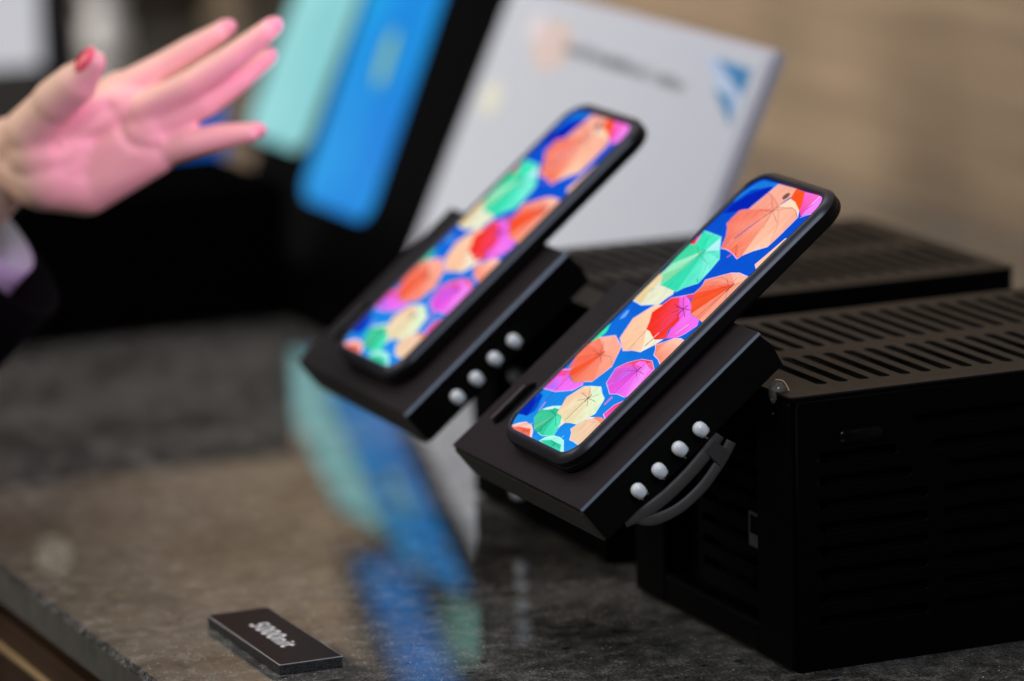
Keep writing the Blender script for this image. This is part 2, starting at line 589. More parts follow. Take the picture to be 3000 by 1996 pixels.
def make_stand():
    root = empty('phone_stand', PB, (0, -TAU, 0))
    w, l = mm(149), mm(115)
    # face plate with slot
    hole = slot(mm(19), mm(47), mm(127), mm(137.5), 6)
    m = plate2d([(0.0, 0.0006), (l, 0.0006), (l, w), (0.0, w)], [hole], mm(2.2), 0.0002)
    pl = obj('face_plate', m, anod, root)
    pl.location = (0, 0, -mm(1.1))
    # near long edge chamfer, its highlight put in as brighter metal
    bm = bmesh.new()
    y0, z0 = 0.0, -mm(1.3)
    a = [(0.0, y0, z0), (0.0, y0 + mm(0.5), -0.00001), (0.0, y0 + mm(0.9), -mm(0.7)), (0.0, y0 + mm(0.6), -mm(1.6))]
    bb = [(l, y, z) for _, y, z in a]
    loops(bm, [a, bb])
    obj('highlight_edge', bm, edge_highlight, root)
    # slot lip, its highlight put into a bright metal colour
    lip = [(mm(20.5), mm(138.0)), (mm(43), mm(138.0)), (mm(43), mm(136.4)), (mm(20.5), mm(136.4))]
    m = plate2d(lip, [], mm(1.2))
    lp = obj('slot_lip', m, mat('lip_highlight', (0.30, 0.28, 0.28), 0.35, metal=1.0, var=0.1), root)
    lp.location = (0, 0, mm(0.3))
    # body under the plate
    t = mm(20.5)
    bm = bmesh.new()
    prof = [(mm(0.3), -mm(2.4)), (l - mm(0.3), -mm(2.4)), (l + mm(1.2), -mm(10)), (l - mm(0.6), -t), (mm(1.0), -t), (mm(0.3), -mm(18))]
    loops(bm, [[(x, mm(1.0), z) for x, z in prof], [(x, w - mm(0.5), z) for x, z in prof]])
    obj('body', bm, anod_side, root)
    boxo('front_cover', olive, root, -mm(0.9), mm(0.2), mm(0.3), w - mm(0.3), -mm(15.9), -mm(2.5), bev=0.0002)
    boxo('front_cover', olive, root, -mm(0.9), mm(0.2), mm(0.3), w - mm(0.3), -mm(19.5), -mm(16.3), bev=0.0002)
    # bulbs along the side
    for u in (25.3, 38.5, 52.0, 65.1):
        bm = bmesh.new()
        mesh_led(bm)
        o = obj('bulb', bm, led_white, root, True)
        o.location = (mm(u), mm(1.0) - 0.0034, -mm(12.2) + random.uniform(-0.0003, 0.0003))
        o.scale = (0.86, 0.86, 0.90)
        o.rotation_euler = (random.uniform(-0.12, 0.05), random.uniform(-0.25, -0.05), 0)
        bm = bmesh.new()
        for k in range(4):
            a = 1.1 * k + random.uniform(0, 0.6)
            x_, y_ = 0.0021 * math.cos(a), 0.0021 * math.sin(a)
            box(bm, x_ - 0.0004, x_ + 0.0004, y_ - 0.0004, y_ + 0.0004, -0.0045 - 0.0013 * random.random(), -0.0030, bev=0.00012)
        obj('prongs', bm, led_base, o)
    # dark channel the bulbs sit in
    boxo('bulb_channel', inside_black, root, mm(16), mm(76), mm(0.72), mm(0.98), -mm(17.5), -mm(7.5))
    # arm that carries the stand, going back into the box
    bm = bmesh.new()
    prof = [(mm(58), -t), (mm(104), -t), (mm(112), -mm(42)), (mm(92), -mm(66)), (mm(70), -mm(50))]
    loops(bm, [[(x, mm(48), z) for x, z in prof], [(x, mm(100), z) for x, z in prof]])
    obj('arm', bm, anod_side, root)
    return root


st1 = make_stand()
tag(st1, label='black tilted stand holding the sharp front phone, four white bulbs on its side', cat='phone stand', group='tilted phone stands')
OFF = Vector((0.0045, 0.2140, 0))
st2 = copy_tree(st1)
st2.location = PB + OFF
st2.rotation_euler = (0, -TAU - 0.012, 0)
tag(st2, label='black tilted stand holding the blurred rear phone, nearest the hand', cat='phone stand', group='tilted phone stands')

# grey cable loop under the front stand (hangs from the front stand only)
def sp(u, n, y=0.0):
    return PB + Vector((math.cos(TAU), 0, math.sin(TAU))) * mm(u) + Vector((-math.sin(TAU), 0, math.cos(TAU))) * mm(n) + Vector((0, y, 0))


cable = empty('cable', sp(30, -30, 0.004), label='grey double cable loop hanging below the bulbs of the front phone stand', cat='cable')
outer = [(74, -31), (68, -33.3), (61.6, -35), (50, -37), (36.6, -36.4), (25.8, -32.7), (20.7, -28.6), (18.2, -24.2), (16, -21)]
inner = [(71.5, -24), (63, -26), (51, -27.3), (38, -27.4), (27.7, -26.3), (20.5, -24.6), (13, -21.4)]
for path, rr in ((outer, 0.0028), (inner, 0.0034)):
    bm = bmesh.new()
    tube(bm, [sp(u, n, 0.004) - cable.location for u, n in path], mm(rr * 1000), 16, 0.4)
    obj('strand', bm, grey_rubber, cable, True)
bm = bmesh.new()
c0 = [sp(59.5, -24, 0.004), sp(67, -23.5, 0.004), sp(69.5, -34.5, 0.004), sp(60.5, -36.8, 0.004)]
c0 = [sp(u, n) for u, n in ((61.5, -25), (68, -24.5), (70, -33.0), (62.5, -35.0))]
ringa = [p + Vector((0, 0.0022, 0)) - cable.location for p in c0]
ringb = [p + Vector((0, 0.0062, 0)) - cable.location for p in c0]
loops(bm, [ringa, ringb])
obj('clamp', bm, mat('dark_grey_clamp', (0.045, 0.042, 0.042), 0.45, var=0.1), cable)

# clear clip at the box corner
clip = empty('cable_clip', (0.8590, 1.7210, 0.1235), label='small clear glossy clip with copper glints at the near corner of the front box', cat='clip')
bm = bmesh.new()
bmesh.ops.create_uvsphere(bm, u_segments=20, v_segments=12, radius=0.0042)
for v_ in bm.verts:
    v_.co.z *= 1.35
obj('clear_bead', bm, mat('clear_plastic', (0.9, 0.85, 0.8), 0.06, trans=0.9, ior=1.45), clip, True)
bm = bmesh.new()
tube(bm, [(-0.003, 0, -0.009), (0.0005, -0.003, -0.006), (0.0035, -0.0042, 0.0), (0.0025, -0.001, 0.0052), (-0.001, 0.001, 0.006)], 0.0005, 8)
tube(bm, [(0.0028, -0.0035, -0.0055), (0.006, -0.004, -0.0052), (0.010, -0.006, -0.0070 + 0.0072)], 0.0004, 8)
obj('copper_wire', bm, mat('copper', (0.30, 0.19, 0.11), 0.4, metal=1.0, var=0.1), clip, True)

# ---------------------------------------------------------------- phones
case_mat = mat('case_rim_lit', (0.040, 0.042, 0.054), 0.36, metal=0.5, var=0.06, scale=200)  # light caught by the rim put into a paler case colour
case_dark = mat('black_rubber_case', (0.004, 0.0035, 0.004), 0.45, spec=0.2, var=0.1, scale=200)
glass_black = mat('black_glass', (0.002, 0.002, 0.003), 0.06, coat=0.5)
ART = [
    ['p',[(146.37,-103.71),(157.03,-120.78),(161.89,-100.13),(166.21,-88.5),(168.4,-82.52),(180.51,-80.17),(186.74,-78.59),(189.0,-97.95),(179.65,-116.85),(157.96,-116.54)],['0A42C8']],
    ['p',[(162.16,-98.88),(168.26,-98.95),(174.89,-94.85),(179.08,-90.31),(184.18,-82.28),(180.51,-80.17),(168.4,-82.52),(166.21,-88.5)],['0622AE']],
    ['p',[(178.22,-97.82),(183.06,-97.04),(186.0,-93.32),(186.74,-78.59),(182.86,-77.52),(184.4,-82.08),(181.63,-89.3)],['1878D6']],
    ['p',[(170.23,-103.18),(181.81,-97.87),(180.9,-95.34),(169.87,-99.81)],['1A7CDC']],
    ['p',[(186.74,-78.59),(187.19,-61.2),(182.22,-58.72),(178.96,-60.72),(174.94,-61.29),(177.48,-67.62),(179.42,-74.4),(180.24,-79.76)],['F3AB94']],
    ['p',[(174.94,-61.29),(178.29,-59.7),(181.11,-58.1),(180.16,-51.84),(178.5,-46.4),(176.6,-42.18),(172.65,-37.77),(175.11,-42.57),(176.44,-46.18),(176.58,-49.59),(175.77,-55.83)],['FAD8B6']],
    ['p',[(180.24,-79.76),(179.42,-74.4),(177.48,-67.62),(174.94,-61.29),(171.9,-68.79),(168.4,-82.52)],['F39E88']],
    ['p',[(168.4,-82.52),(171.9,-68.79),(174.94,-61.29),(160.4,-67.86),(157.69,-88.19),(161.84,-88.86),(166.21,-88.5),(167.77,-85.41)],['F3806B','F3806B','F7A68E','F5907A','F07762','F07762','F07762','F3806B']],
    ['p',[(157.69,-88.19),(160.4,-67.86),(174.94,-61.29),(159.25,-68.26),(144.02,-73.01),(148.58,-76.33),(152.32,-80.28),(155.66,-84.44)],['F27C68','F39580','F7A890','F5937C','EE6E58','EE705A','F07762','F07762']],
    ['p',[(174.94,-61.29),(144.02,-73.01),(144.46,-68.73),(143.95,-62.42),(142.95,-57.56),(141.53,-52.31),(144.34,-51.53)],['F7AC94','F07A62','F07A62','F27458','F27458','F2765C','F58A70']],
    ['p',[(174.94,-61.29),(144.34,-51.53),(148.41,-45.96),(152.97,-38.23),(160.58,-43.26),(166.48,-48.31)],['F9B59A','F9C0A0','FBCCAC','FAC4A6','F9BEA2','F7B296']],
    ['p',[(174.94,-61.29),(166.48,-48.31),(160.58,-43.26),(152.97,-38.23),(160.08,-37.68),(172.65,-37.77),(175.11,-42.57),(176.44,-46.18),(176.58,-49.59)],['F7B096','F8B49A','F9BCA0','F9BA9E','F7AE92','F5A68C','F6AC92','F7B298','F8B69C']],
    ['l',[(174.94,-61.29),(171.81,-62.68),(168.94,-63.67),(161.6,-66.45),(152.97,-69.42),(145.97,-72.21)],['8C3020'],0.28],
    ['l',[(174.94,-61.29),(171.67,-62.48),(167.35,-64.47)],['50140C'],0.5],
    ['l',[(172.91,-64.12),(178.7,-73.57)],['9A4030'],0.22],
    ['l',[(171.81,-62.68),(170.04,-73.28)],['9A4030'],0.22],
    ['l',[(171.81,-62.68),(170.84,-67.15)],['9A4030'],0.22],
    ['l',[(171.81,-62.68),(166.79,-50.11)],['9A4030'],0.22],
    ['l',[(171.81,-62.68),(176.58,-49.59)],['9A4030'],0.22],
    ['l',[(171.81,-62.68),(161.5,-56.51)],['9A4030'],0.22],
    ['l',[(174.72,-62.3),(171.27,-55.39),(167.01,-49.11),(162.41,-44.47),(156.14,-39.64)],['C07058'],0.18],
    ['l',[(180.24,-79.76),(179.42,-74.4),(177.48,-67.62),(174.94,-61.29)],['C86858'],0.3],
    ['l',[(174.72,-60.68),(176.72,-49.8),(175.73,-44.57),(172.79,-38.77)],['A85040'],0.2],
    ['l',[(142.36,-55.54),(148.39,-63.07),(144.83,-63.24)],['D85038'],0.5],
    ['l',[(143.53,-53.54),(147.34,-58.41),(149.47,-55.2)],['F0A088'],0.5],
    ['l',[(146.6,-70.99),(151.28,-70.63)],['F8B8A0'],0.5],
    ['l',[(186.74,-78.59),(180.38,-79.97),(168.4,-82.52)],['DCC2FF'],0.45],
    ['l',[(168.4,-82.52),(167.77,-85.41),(166.21,-88.5),(157.69,-88.19),(155.66,-84.44),(151.22,-78.83),(144.02,-73.01)],['D88CC0'],0.45],
    ['l',[(144.02,-73.01),(144.46,-68.73),(143.95,-62.42),(142.95,-57.56),(141.53,-52.31),(144.08,-51.13),(148.41,-45.96),(152.97,-38.23),(160.08,-37.68),(172.65,-37.77),(176.6,-42.18)],['DCC2FF'],0.4],
    ['l',[(140.72,-61.18),(143.67,-60.6)],['E05CB0'],0.8],
    ['p',[(187.19,-61.2),(186.85,-51.89),(181.09,-45.82),(175.02,-38.19),(176.34,-41.78),(180.16,-51.84),(181.25,-58.31),(182.22,-58.72)],['F4521C']],
    ['p',[(186.85,-51.89),(187.44,-37.48),(178.34,-37.41),(173.83,-36.39),(176.43,-41.38),(181.09,-45.82)],['F668C4','F46CD0','F050B8','EE48B0','F04CA8','F45CB8']],
    ['p',[(187.44,-37.48),(187.57,-31.92),(184.4,-27.16),(177.77,-27.12),(175.74,-32.44),(173.7,-36.19),(178.34,-37.41)],['F080F0']],
    ['l',[(186.83,-37.08),(178.69,-37.42)],['FFC8FF'],0.6],
    ['l',[(181.66,-36.64),(178.51,-37.42)],['701040'],0.5],
    ['l',[(177.69,-27.51),(175.61,-32.24),(172.87,-35.98)],['DCC2FF'],0.35],
    ['l',[(181.33,-57.9),(186.54,-56.73)],['F88060'],0.3],
    ['p',[(162.51,-26.88),(159.9,-31.69),(153.58,-32.68),(142.16,-34.68),(140.12,-30.38),(137.67,-27.89),(144.61,-18.89),(163.05,-23.1)],['FBC8A4']],
    ['p',[(162.51,-26.88),(159.9,-31.69),(159.53,-30.65),(161.9,-26.87)],['FFE8F0']],
    ['l',[(159.68,-31.34),(153.36,-32.34),(142.16,-34.68),(140.12,-30.38),(137.67,-27.89)],['DCC2FF'],0.35],
    ['p',[(147.45,-99.25),(138.7,-102.28),(140.51,-96.65),(143.45,-97.11)],['F0324A']],
    ['p',[(149.12,-99.79),(144.86,-100.78),(141.66,-97.09),(147.12,-98.72)],['F060B8']],
    ['g',[(140.11,-83.32),(149.9,-100.32),(149.77,-81.88)],['46E6BE']],
    ['g',[(140.11,-83.32),(149.77,-81.88),(142.8,-72.47)],['AEEEF2']],
    ['g',[(140.11,-83.32),(142.8,-72.47),(138.22,-65.5)],['5CE6C8']],
    ['g',[(140.11,-83.32),(138.22,-65.5),(130.63,-64.05)],['74EED2']],
    ['g',[(140.11,-83.32),(130.63,-64.05),(122.7,-63.22)],['76EED6']],
    ['g',[(140.11,-83.32),(122.7,-63.22),(118.1,-70.53)],['5CE8C8']],
    ['g',[(140.11,-83.32),(118.1,-70.53),(114.17,-74.06)],['50E2BC']],
    ['g',[(140.11,-83.32),(114.17,-74.06),(114.85,-85.1)],['36D8AE']],
    ['g',[(140.11,-83.32),(114.85,-85.1),(114.1,-91.03)],['38D6A8']],
    ['g',[(140.11,-83.32),(114.1,-91.03),(114.47,-98.83)],['8ADCA8']],
    ['g',[(140.11,-83.32),(114.47,-98.83),(140.49,-102.3)],['44D8A4']],
    ['g',[(140.11,-83.32),(140.49,-102.3),(141.21,-96.71)],['34DEAC']],
    ['g',[(140.11,-83.32),(141.21,-96.71),(149.9,-100.32)],['2ED8AA']],
    ['p',[(141.21,-96.71),(147.12,-98.72),(149.9,-100.32),(148.07,-92.47),(140.11,-83.32),(141.36,-94.48)],['34E0B0']],
    ['p',[(127.82,-99.0),(136.55,-88.19),(139.15,-84.6),(127.08,-90.67),(120.17,-97.34),(120.78,-100.48)],['A8E8C0','A0ECC8','C0F0D8','8CE4C0','9CE0B0','9CE0B0']],
    ['p',[(117.93,-73.08),(124.37,-75.7),(136.4,-83.02),(140.11,-83.32),(114.17,-74.06)],['70ECD0','60E8C8','40DCB8','40DCB8','40DCB4']],
    ['l',[(140.11,-83.32),(136.49,-84.57),(129.57,-87.59),(118.85,-91.61)],['187858'],0.3],
    ['l',[(140.11,-83.32),(135.6,-84.56)],['0C5040'],0.5],
    ['l',[(137.1,-84.83),(140.71,-93.43)],['2A8C70'],0.22],
    ['l',[(137.1,-84.83),(134.34,-72.74)],['2A8C70'],0.22],
    ['l',[(137.1,-84.83),(141.77,-74.09)],['2A8C70'],0.22],
    ['l',[(137.1,-84.83),(148.51,-92.48)],['2A8C70'],0.22],
    ['l',[(134.4,-72.48),(130.44,-68.62),(123.29,-63.48)],['30B090'],0.2],
    ['l',[(124.85,-68.06),(122.79,-63.72)],['30A088'],0.4],
    ['l',[(149.9,-100.32),(149.77,-81.88),(142.8,-72.47),(138.22,-65.5),(130.63,-64.05),(122.7,-63.22),(118.1,-70.53),(114.17,-74.06)],['8CF4F0'],0.35],
    ['p',[(120.64,-99.17),(119.47,-96.55),(114.62,-92.59),(114.75,-84.94),(114.44,-76.62),(112.57,-74.3),(109.73,-76.06),(105.24,-77.29),(101.4,-90.36),(102.05,-100.5),(113.24,-104.04),(119.72,-103.08)],['E4E4C8']],
    ['p',[(120.64,-99.17),(119.47,-96.55),(113.68,-94.66),(109.57,-95.13),(101.28,-90.88),(102.05,-100.5),(113.24,-104.04),(119.72,-103.08)],['E6CE9E']],
    ['p',[(119.81,-98.9),(113.51,-97.26),(110.85,-97.22),(113.02,-99.33)],['F0D8A8']],
    ['l',[(116.19,-91.57),(113.61,-93.1)],['B8D8F0'],0.9],
    ['l',[(112.16,-93.6),(109.41,-94.86)],['90A890'],0.7],
    ['l',[(118.61,-92.64),(116.07,-92.09)],['6CC098'],0.7],
    ['l',[(102.05,-100.5),(101.4,-90.36),(105.24,-77.29),(109.73,-76.06),(112.79,-74.3),(114.47,-76.52)],['C8E4FF'],0.5],
    ['g',[(129.05,-35.1),(134.39,-25.95),(135.2,-39.77)],['FBBCA2']],
    ['g',[(129.05,-35.1),(135.2,-39.77),(133.64,-46.39)],['FBB8A0']],
    ['g',[(129.05,-35.1),(133.64,-46.39),(125.68,-60.38)],['F59A84']],
    ['g',[(129.05,-35.1),(125.68,-60.38),(122.08,-58.33)],['F58570']],
    ['g',[(129.05,-35.1),(122.08,-58.33),(116.92,-58.42)],['F37058']],
    ['g',[(129.05,-35.1),(116.92,-58.42),(112.44,-54.76)],['F1502C']],
    ['g',[(129.05,-35.1),(112.44,-54.76),(106.59,-45.38)],['F2552E']],
    ['g',[(129.05,-35.1),(106.59,-45.38),(105.29,-34.28)],['F58A70']],
    ['g',[(129.05,-35.1),(105.29,-34.28),(104.32,-27.72)],['F8A288']],
    ['g',[(129.05,-35.1),(104.32,-27.72),(119.85,-26.51)],['F9A48A']],
    ['g',[(129.05,-35.1),(119.85,-26.51),(134.39,-25.95)],['F8A68C']],
    ['l',[(129.05,-35.1),(120.73,-36.03),(104.52,-38.55),(94.77,-39.47)],['8C3828'],0.28],
    ['l',[(129.05,-35.1),(123.83,-36.38)],['50140C'],0.5],
    ['l',[(125.72,-35.74),(125.01,-45.99)],['A04838'],0.22],
    ['l',[(125.72,-35.74),(130.39,-45.37)],['A04838'],0.22],
    ['l',[(125.72,-35.74),(132.9,-38.43)],['A04838'],0.22],
    ['l',[(125.72,-35.74),(119.9,-31.09)],['A04838'],0.22],
    ['l',[(125.72,-35.74),(134.78,-29.22)],['A04838'],0.22],
    ['l',[(122.66,-58.34),(127.22,-56.36),(130.01,-50.7),(129.2,-43.04),(129.05,-35.1)],['D06450'],0.25],
    ['l',[(134.82,-26.6),(135.2,-39.77),(133.64,-46.39),(125.68,-60.38),(122.08,-58.33),(116.92,-58.42)],['DCC2FF'],0.4],
    ['p',[(100.15,-76.39),(110.59,-72.55),(112.48,-67.14),(109.95,-54.2),(104.19,-52.82),(100.7,-48.12),(94.42,-50.07),(90.31,-45.25),(87.39,-53.14),(89.52,-60.39),(90.65,-67.47),(94.56,-70.55)],['EE2E1E','F03428','F04058','F04878','E83420','F03018','F23A20','F04450','F0341C','F0341C','F0341C','EE2E1E']],
    ['p',[(110.59,-72.55),(116.92,-58.42),(113.74,-56.58),(113.95,-62.97),(111.49,-68.35)],['F04060']],
    ['p',[(112.48,-67.14),(114.29,-63.51),(113.08,-56.91),(110.44,-51.0),(106.35,-45.18),(105.29,-34.28),(102.25,-31.44),(96.09,-34.21),(92.14,-38.0),(90.31,-45.25),(95.33,-48.74),(101.53,-49.46),(107.36,-58.87)],['F45CD8','F46CE0','F470EA','F070F0','F074F0','F070F0','F06CF0','F068E8','F064E0','F05CD0','EC58D8','E850D0','EC50D0']],
    ['l',[(109.95,-54.2),(103.11,-54.81)],['3C0810'],0.6],
    ['l',[(103.11,-54.81),(88.46,-55.35)],['C040B0'],0.4],
    ['l',[(107.47,-54.85),(108.01,-64.6)],['50101C'],0.28],
    ['l',[(107.47,-54.85),(113.0,-63.3)],['50101C'],0.28],
    ['l',[(107.47,-54.85),(103.84,-47.15)],['50101C'],0.28],
    ['l',[(107.47,-54.85),(103.38,-60.85)],['50101C'],0.28],
    ['l',[(107.47,-54.85),(108.31,-47.85)],['50101C'],0.28],
    ['l',[(107.47,-54.85),(106.91,-61.89)],['50101C'],0.28],
    ['l',[(101.27,-38.86),(94.27,-41.45)],['F8B0C8'],0.8],
    ['l',[(100.15,-76.39),(110.59,-72.55),(112.61,-67.35),(116.92,-58.42)],['DCC2FF'],0.35],
    ['l',[(102.25,-31.44),(96.09,-34.21),(92.14,-38.0)],['DCC2FF'],0.3],
    ['p',[(105.41,-73.58),(104.51,-79.71),(99.07,-83.21),(93.32,-86.23),(86.08,-83.4),(81.62,-81.3),(79.29,-75.48),(75.94,-68.47),(77.99,-61.82),(78.8,-54.13),(87.31,-53.01),(89.52,-60.39),(90.65,-67.47),(94.56,-70.55),(100.15,-76.39)],['F8D4B4','F8D0B0','F8C8A4','F6C49E','F5C09A','F5C09A','F5C09A','F6C09C','F5C4A0','F3D4B0','F4CCA8','F5C8A4','F6C8A4','F6C8A4','F6CCA8']],
    ['p',[(90.65,-67.47),(90.5,-63.42),(87.39,-53.14),(89.28,-46.37),(84.94,-48.66),(78.8,-54.13),(82.74,-57.31)],['F2E8CC']],
    ['l',[(90.03,-66.45),(82.27,-66.04),(77.51,-65.32)],['703828'],0.3],
    ['l',[(91.44,-55.04),(82.67,-55.3)],['FFD0E8'],0.5],
    ['l',[(88.63,-54.69),(82.67,-55.3)],['8C1828'],0.5],
    ['l',[(104.51,-79.71),(93.32,-86.23),(81.62,-81.3),(75.94,-68.47),(77.99,-61.82),(78.8,-54.13),(85.35,-49.33),(89.28,-46.37)],['DCC2FF'],0.35],
    ['p',[(92.01,-27.64),(93.01,-33.86),(91.57,-38.92),(88.02,-43.38),(85.0,-47.99),(82.84,-44.46),(80.06,-41.8),(78.72,-34.75),(76.09,-27.22),(85.48,-26.3)],['FBC0A8','FBC0A8','FBC4AC','F79880','F58468','F47E62','F58468','F68A70','F79078','F89C84']],
    ['p',[(91.57,-38.92),(93.01,-33.86),(92.01,-27.64),(89.05,-30.24),(88.68,-40.74)],['FCC0A8']],
    ['l',[(92.41,-28.3),(93.01,-33.86),(91.69,-39.12),(85.0,-47.99),(82.84,-44.46),(80.06,-41.8),(78.72,-34.75),(76.21,-27.87)],['DCC2FF'],0.45],
    ['p',[(87.06,-100.32),(84.57,-98.9),(81.56,-96.78),(77.85,-97.42),(72.03,-99.43),(74.45,-101.54)],['3CE4B0']],
    ['g',[(72.01,-82.22),(81.8,-86.44),(77.53,-72.75)],['F9A88E']],
    ['g',[(72.01,-82.22),(77.53,-72.75),(66.21,-64.74)],['F9A68C']],
    ['g',[(72.01,-82.22),(66.21,-64.74),(55.4,-68.33)],['F89C82']],
    ['g',[(72.01,-82.22),(55.4,-68.33),(51.06,-82.53)],['F5846A']],
    ['g',[(72.01,-82.22),(51.06,-82.53),(53.2,-88.17)],['F36E52']],
    ['g',[(72.01,-82.22),(53.2,-88.17),(54.14,-95.75)],['F2552C']],
    ['g',[(72.01,-82.22),(54.14,-95.75),(63.65,-101.06)],['F26A50']],
    ['g',[(72.01,-82.22),(63.65,-101.06),(71.89,-101.16)],['F4745C']],
    ['g',[(72.01,-82.22),(71.89,-101.16),(77.51,-97.63)],['F38068']],
    ['g',[(72.01,-82.22),(77.51,-97.63),(81.8,-86.44)],['F79A82']],
    ['p',[(77.51,-97.63),(79.66,-92.61),(81.8,-86.44),(72.01,-82.22),(75.33,-88.77),(76.96,-93.96)],['FAAE96']],
    ['l',[(72.01,-82.22),(63.02,-84.17),(50.42,-85.39)],['A04030'],0.25],
    ['l',[(72.01,-82.22),(67.66,-83.2)],['4C1408'],0.5],
    ['l',[(69.71,-83.22),(70.26,-92.49)],['904030'],0.22],
    ['l',[(69.71,-83.22),(70.7,-73.7)],['904030'],0.22],
    ['l',[(69.71,-83.22),(65.81,-75.68)],['904030'],0.22],
    ['l',[(69.71,-83.22),(68.98,-88.35)],['904030'],0.22],
    ['l',[(69.71,-83.22),(76.57,-90.85)],['904030'],0.22],
    ['l',[(70.78,-73.36),(66.38,-64.54)],['C06850'],0.2],
    ['l',[(65.19,-78.05),(62.36,-73.27),(55.48,-68.47)],['D07058'],0.2],
    ['l',[(77.51,-97.63),(81.8,-86.44),(77.53,-72.75),(66.21,-64.74),(55.4,-68.33),(53.87,-74.54)],['DCC2FF'],0.4],
    ['l',[(63.62,-100.02),(57.43,-94.41),(55.04,-101.29)],['E080D0'],0.35],
    ['g',[(72.06,-41.61),(74.63,-50.57),(75.69,-47.59)],['F04058']],
    ['g',[(72.06,-41.61),(75.69,-47.59),(76.96,-38.22)],['F04460']],
    ['g',[(72.06,-41.61),(76.96,-38.22),(73.33,-30.13)],['F06490']],
    ['g',[(72.06,-41.61),(73.33,-30.13),(56.29,-28.72)],['F074E0']],
    ['g',[(72.06,-41.61),(56.29,-28.72),(54.77,-31.84)],['F080F0']],
    ['g',[(72.06,-41.61),(54.77,-31.84),(54.79,-39.44)],['EC68EC']],
    ['g',[(72.06,-41.61),(54.79,-39.44),(53.24,-45.22)],['E85CE8']],
    ['g',[(72.06,-41.61),(53.24,-45.22),(56.08,-50.94)],['E050D8']],
    ['g',[(72.06,-41.61),(56.08,-50.94),(57.8,-56.42)],['DC50D8']],
    ['g',[(72.06,-41.61),(57.8,-56.42),(64.88,-59.15)],['D458D0']],
    ['g',[(72.06,-41.61),(64.88,-59.15),(66.27,-60.51)],['DC58D0']],
    ['g',[(72.06,-41.61),(66.27,-60.51),(71.15,-56.2)],['E85CC0']],
    ['g',[(72.06,-41.61),(71.15,-56.2),(74.63,-50.57)],['F04868']],
    ['p',[(72.06,-41.61),(72.1,-49.22),(74.54,-47.58),(75.33,-42.29),(72.59,-34.05),(69.11,-32.06)],['F070E8']],
    ['p',[(63.69,-50.48),(70.54,-48.54),(66.63,-45.86),(59.84,-49.78)],['B464F0','C860E8','C868F0','B864F0']],
    ['p',[(74.32,-40.64),(67.9,-36.64),(55.77,-30.67),(58.57,-28.73),(72.76,-33.4)],['F088F0']],
    ['l',[(72.06,-41.61),(66.93,-42.56),(52.04,-42.44)],['601048'],0.28],
    ['l',[(72.06,-41.61),(67.5,-42.56)],['30081C'],0.5],
    ['l',[(52.39,-41.13),(47.44,-41.42)],['C878D8'],0.9],
    ['l',[(69.59,-42.25),(71.26,-50.21)],['782050'],0.22],
    ['l',[(69.59,-42.25),(67.32,-49.84)],['782050'],0.22],
    ['l',[(69.59,-42.25),(69.16,-34.03)],['782050'],0.22],
    ['l',[(69.59,-42.25),(76.36,-41.64)],['782050'],0.22],
    ['l',[(69.59,-42.25),(66.02,-37.28)],['782050'],0.22],
    ['l',[(66.27,-60.51),(71.15,-56.2),(75.69,-47.59),(76.96,-38.22),(73.33,-30.13)],['F0A8E0'],0.35],
    ['l',[(66.27,-60.51),(57.8,-56.42),(53.24,-45.22),(54.79,-39.44),(54.77,-31.84)],['DCC2FF'],0.35],
    ['p',[(54.33,-101.75),(56.74,-94.52),(53.27,-92.06),(50.85,-81.85),(53.24,-74.73),(51.68,-72.94),(47.36,-76.75),(43.27,-88.82),(42.18,-100.99),(47.37,-104.7)],['F060D8','F060D8','F060D0','F070F0','F074F4','F078F4','F070F0','E868F0','B468F0','D060E8']],
    ['p',[(54.33,-101.75),(56.74,-94.52),(52.97,-94.17),(48.61,-98.04),(42.69,-101.0),(42.88,-102.21)],['F4489C']],
    ['p',[(43.84,-98.59),(50.7,-99.89),(51.97,-95.06),(44.74,-91.36)],['9C68F0','C868F0','E070F0','C068F0']],
    ['l',[(53.07,-90.86),(44.04,-90.15),(36.38,-89.16)],['4828A0'],0.35],
    ['l',[(36.29,-88.56),(31.17,-86.7)],['C890F0'],0.9],
    ['l',[(42.18,-100.99),(43.27,-88.82),(47.36,-76.75),(51.68,-72.94),(53.24,-74.73)],['DCC2FF'],0.4],
    ['l',[(54.75,-101.15),(56.74,-94.52)],['DCC2FF'],0.4],
    ['p',[(39.37,-101.15),(39.1,-96.32),(35.96,-93.53),(32.49,-90.52),(30.03,-89.58),(27.6,-91.37),(26.0,-92.27),(25.72,-96.84),(25.05,-101.43),(32.68,-105.68)],['0A50CC','0838B8','0A50C8','1060D0','1060D0','0A40C0','0A34B8','0828B0','0820A8','0824B0']],
    ['p',[(35.23,-102.02),(37.42,-101.13),(32.42,-95.09),(26.07,-92.72),(25.73,-98.22),(29.78,-101.95)],['0626AE']],
    ['g',[(49.3,-58.27),(51.35,-70.8),(52.84,-66.2)],['F0D4B0']],
    ['g',[(49.3,-58.27),(52.84,-66.2),(54.77,-57.21)],['E2ECCA']],
    ['g',[(49.3,-58.27),(54.77,-57.21),(52.02,-50.98)],['DCF0CA']],
    ['g',[(49.3,-58.27),(52.02,-50.98),(50.35,-45.81)],['DCF0CC']],
    ['g',[(49.3,-58.27),(50.35,-45.81),(48.65,-44.35)],['E0F0CC']],
    ['g',[(49.3,-58.27),(48.65,-44.35),(41.37,-41.01)],['DDEEC8']],
    ['g',[(49.3,-58.27),(41.37,-41.01),(38.11,-43.17)],['E2ECC6']],
    ['g',[(49.3,-58.27),(38.11,-43.17),(32.66,-47.08)],['E6E8C0']],
    ['g',[(49.3,-58.27),(32.66,-47.08),(32.15,-52.36)],['E8E0B8']],
    ['g',[(49.3,-58.27),(32.15,-52.36),(31.07,-57.0)],['EADCB2']],
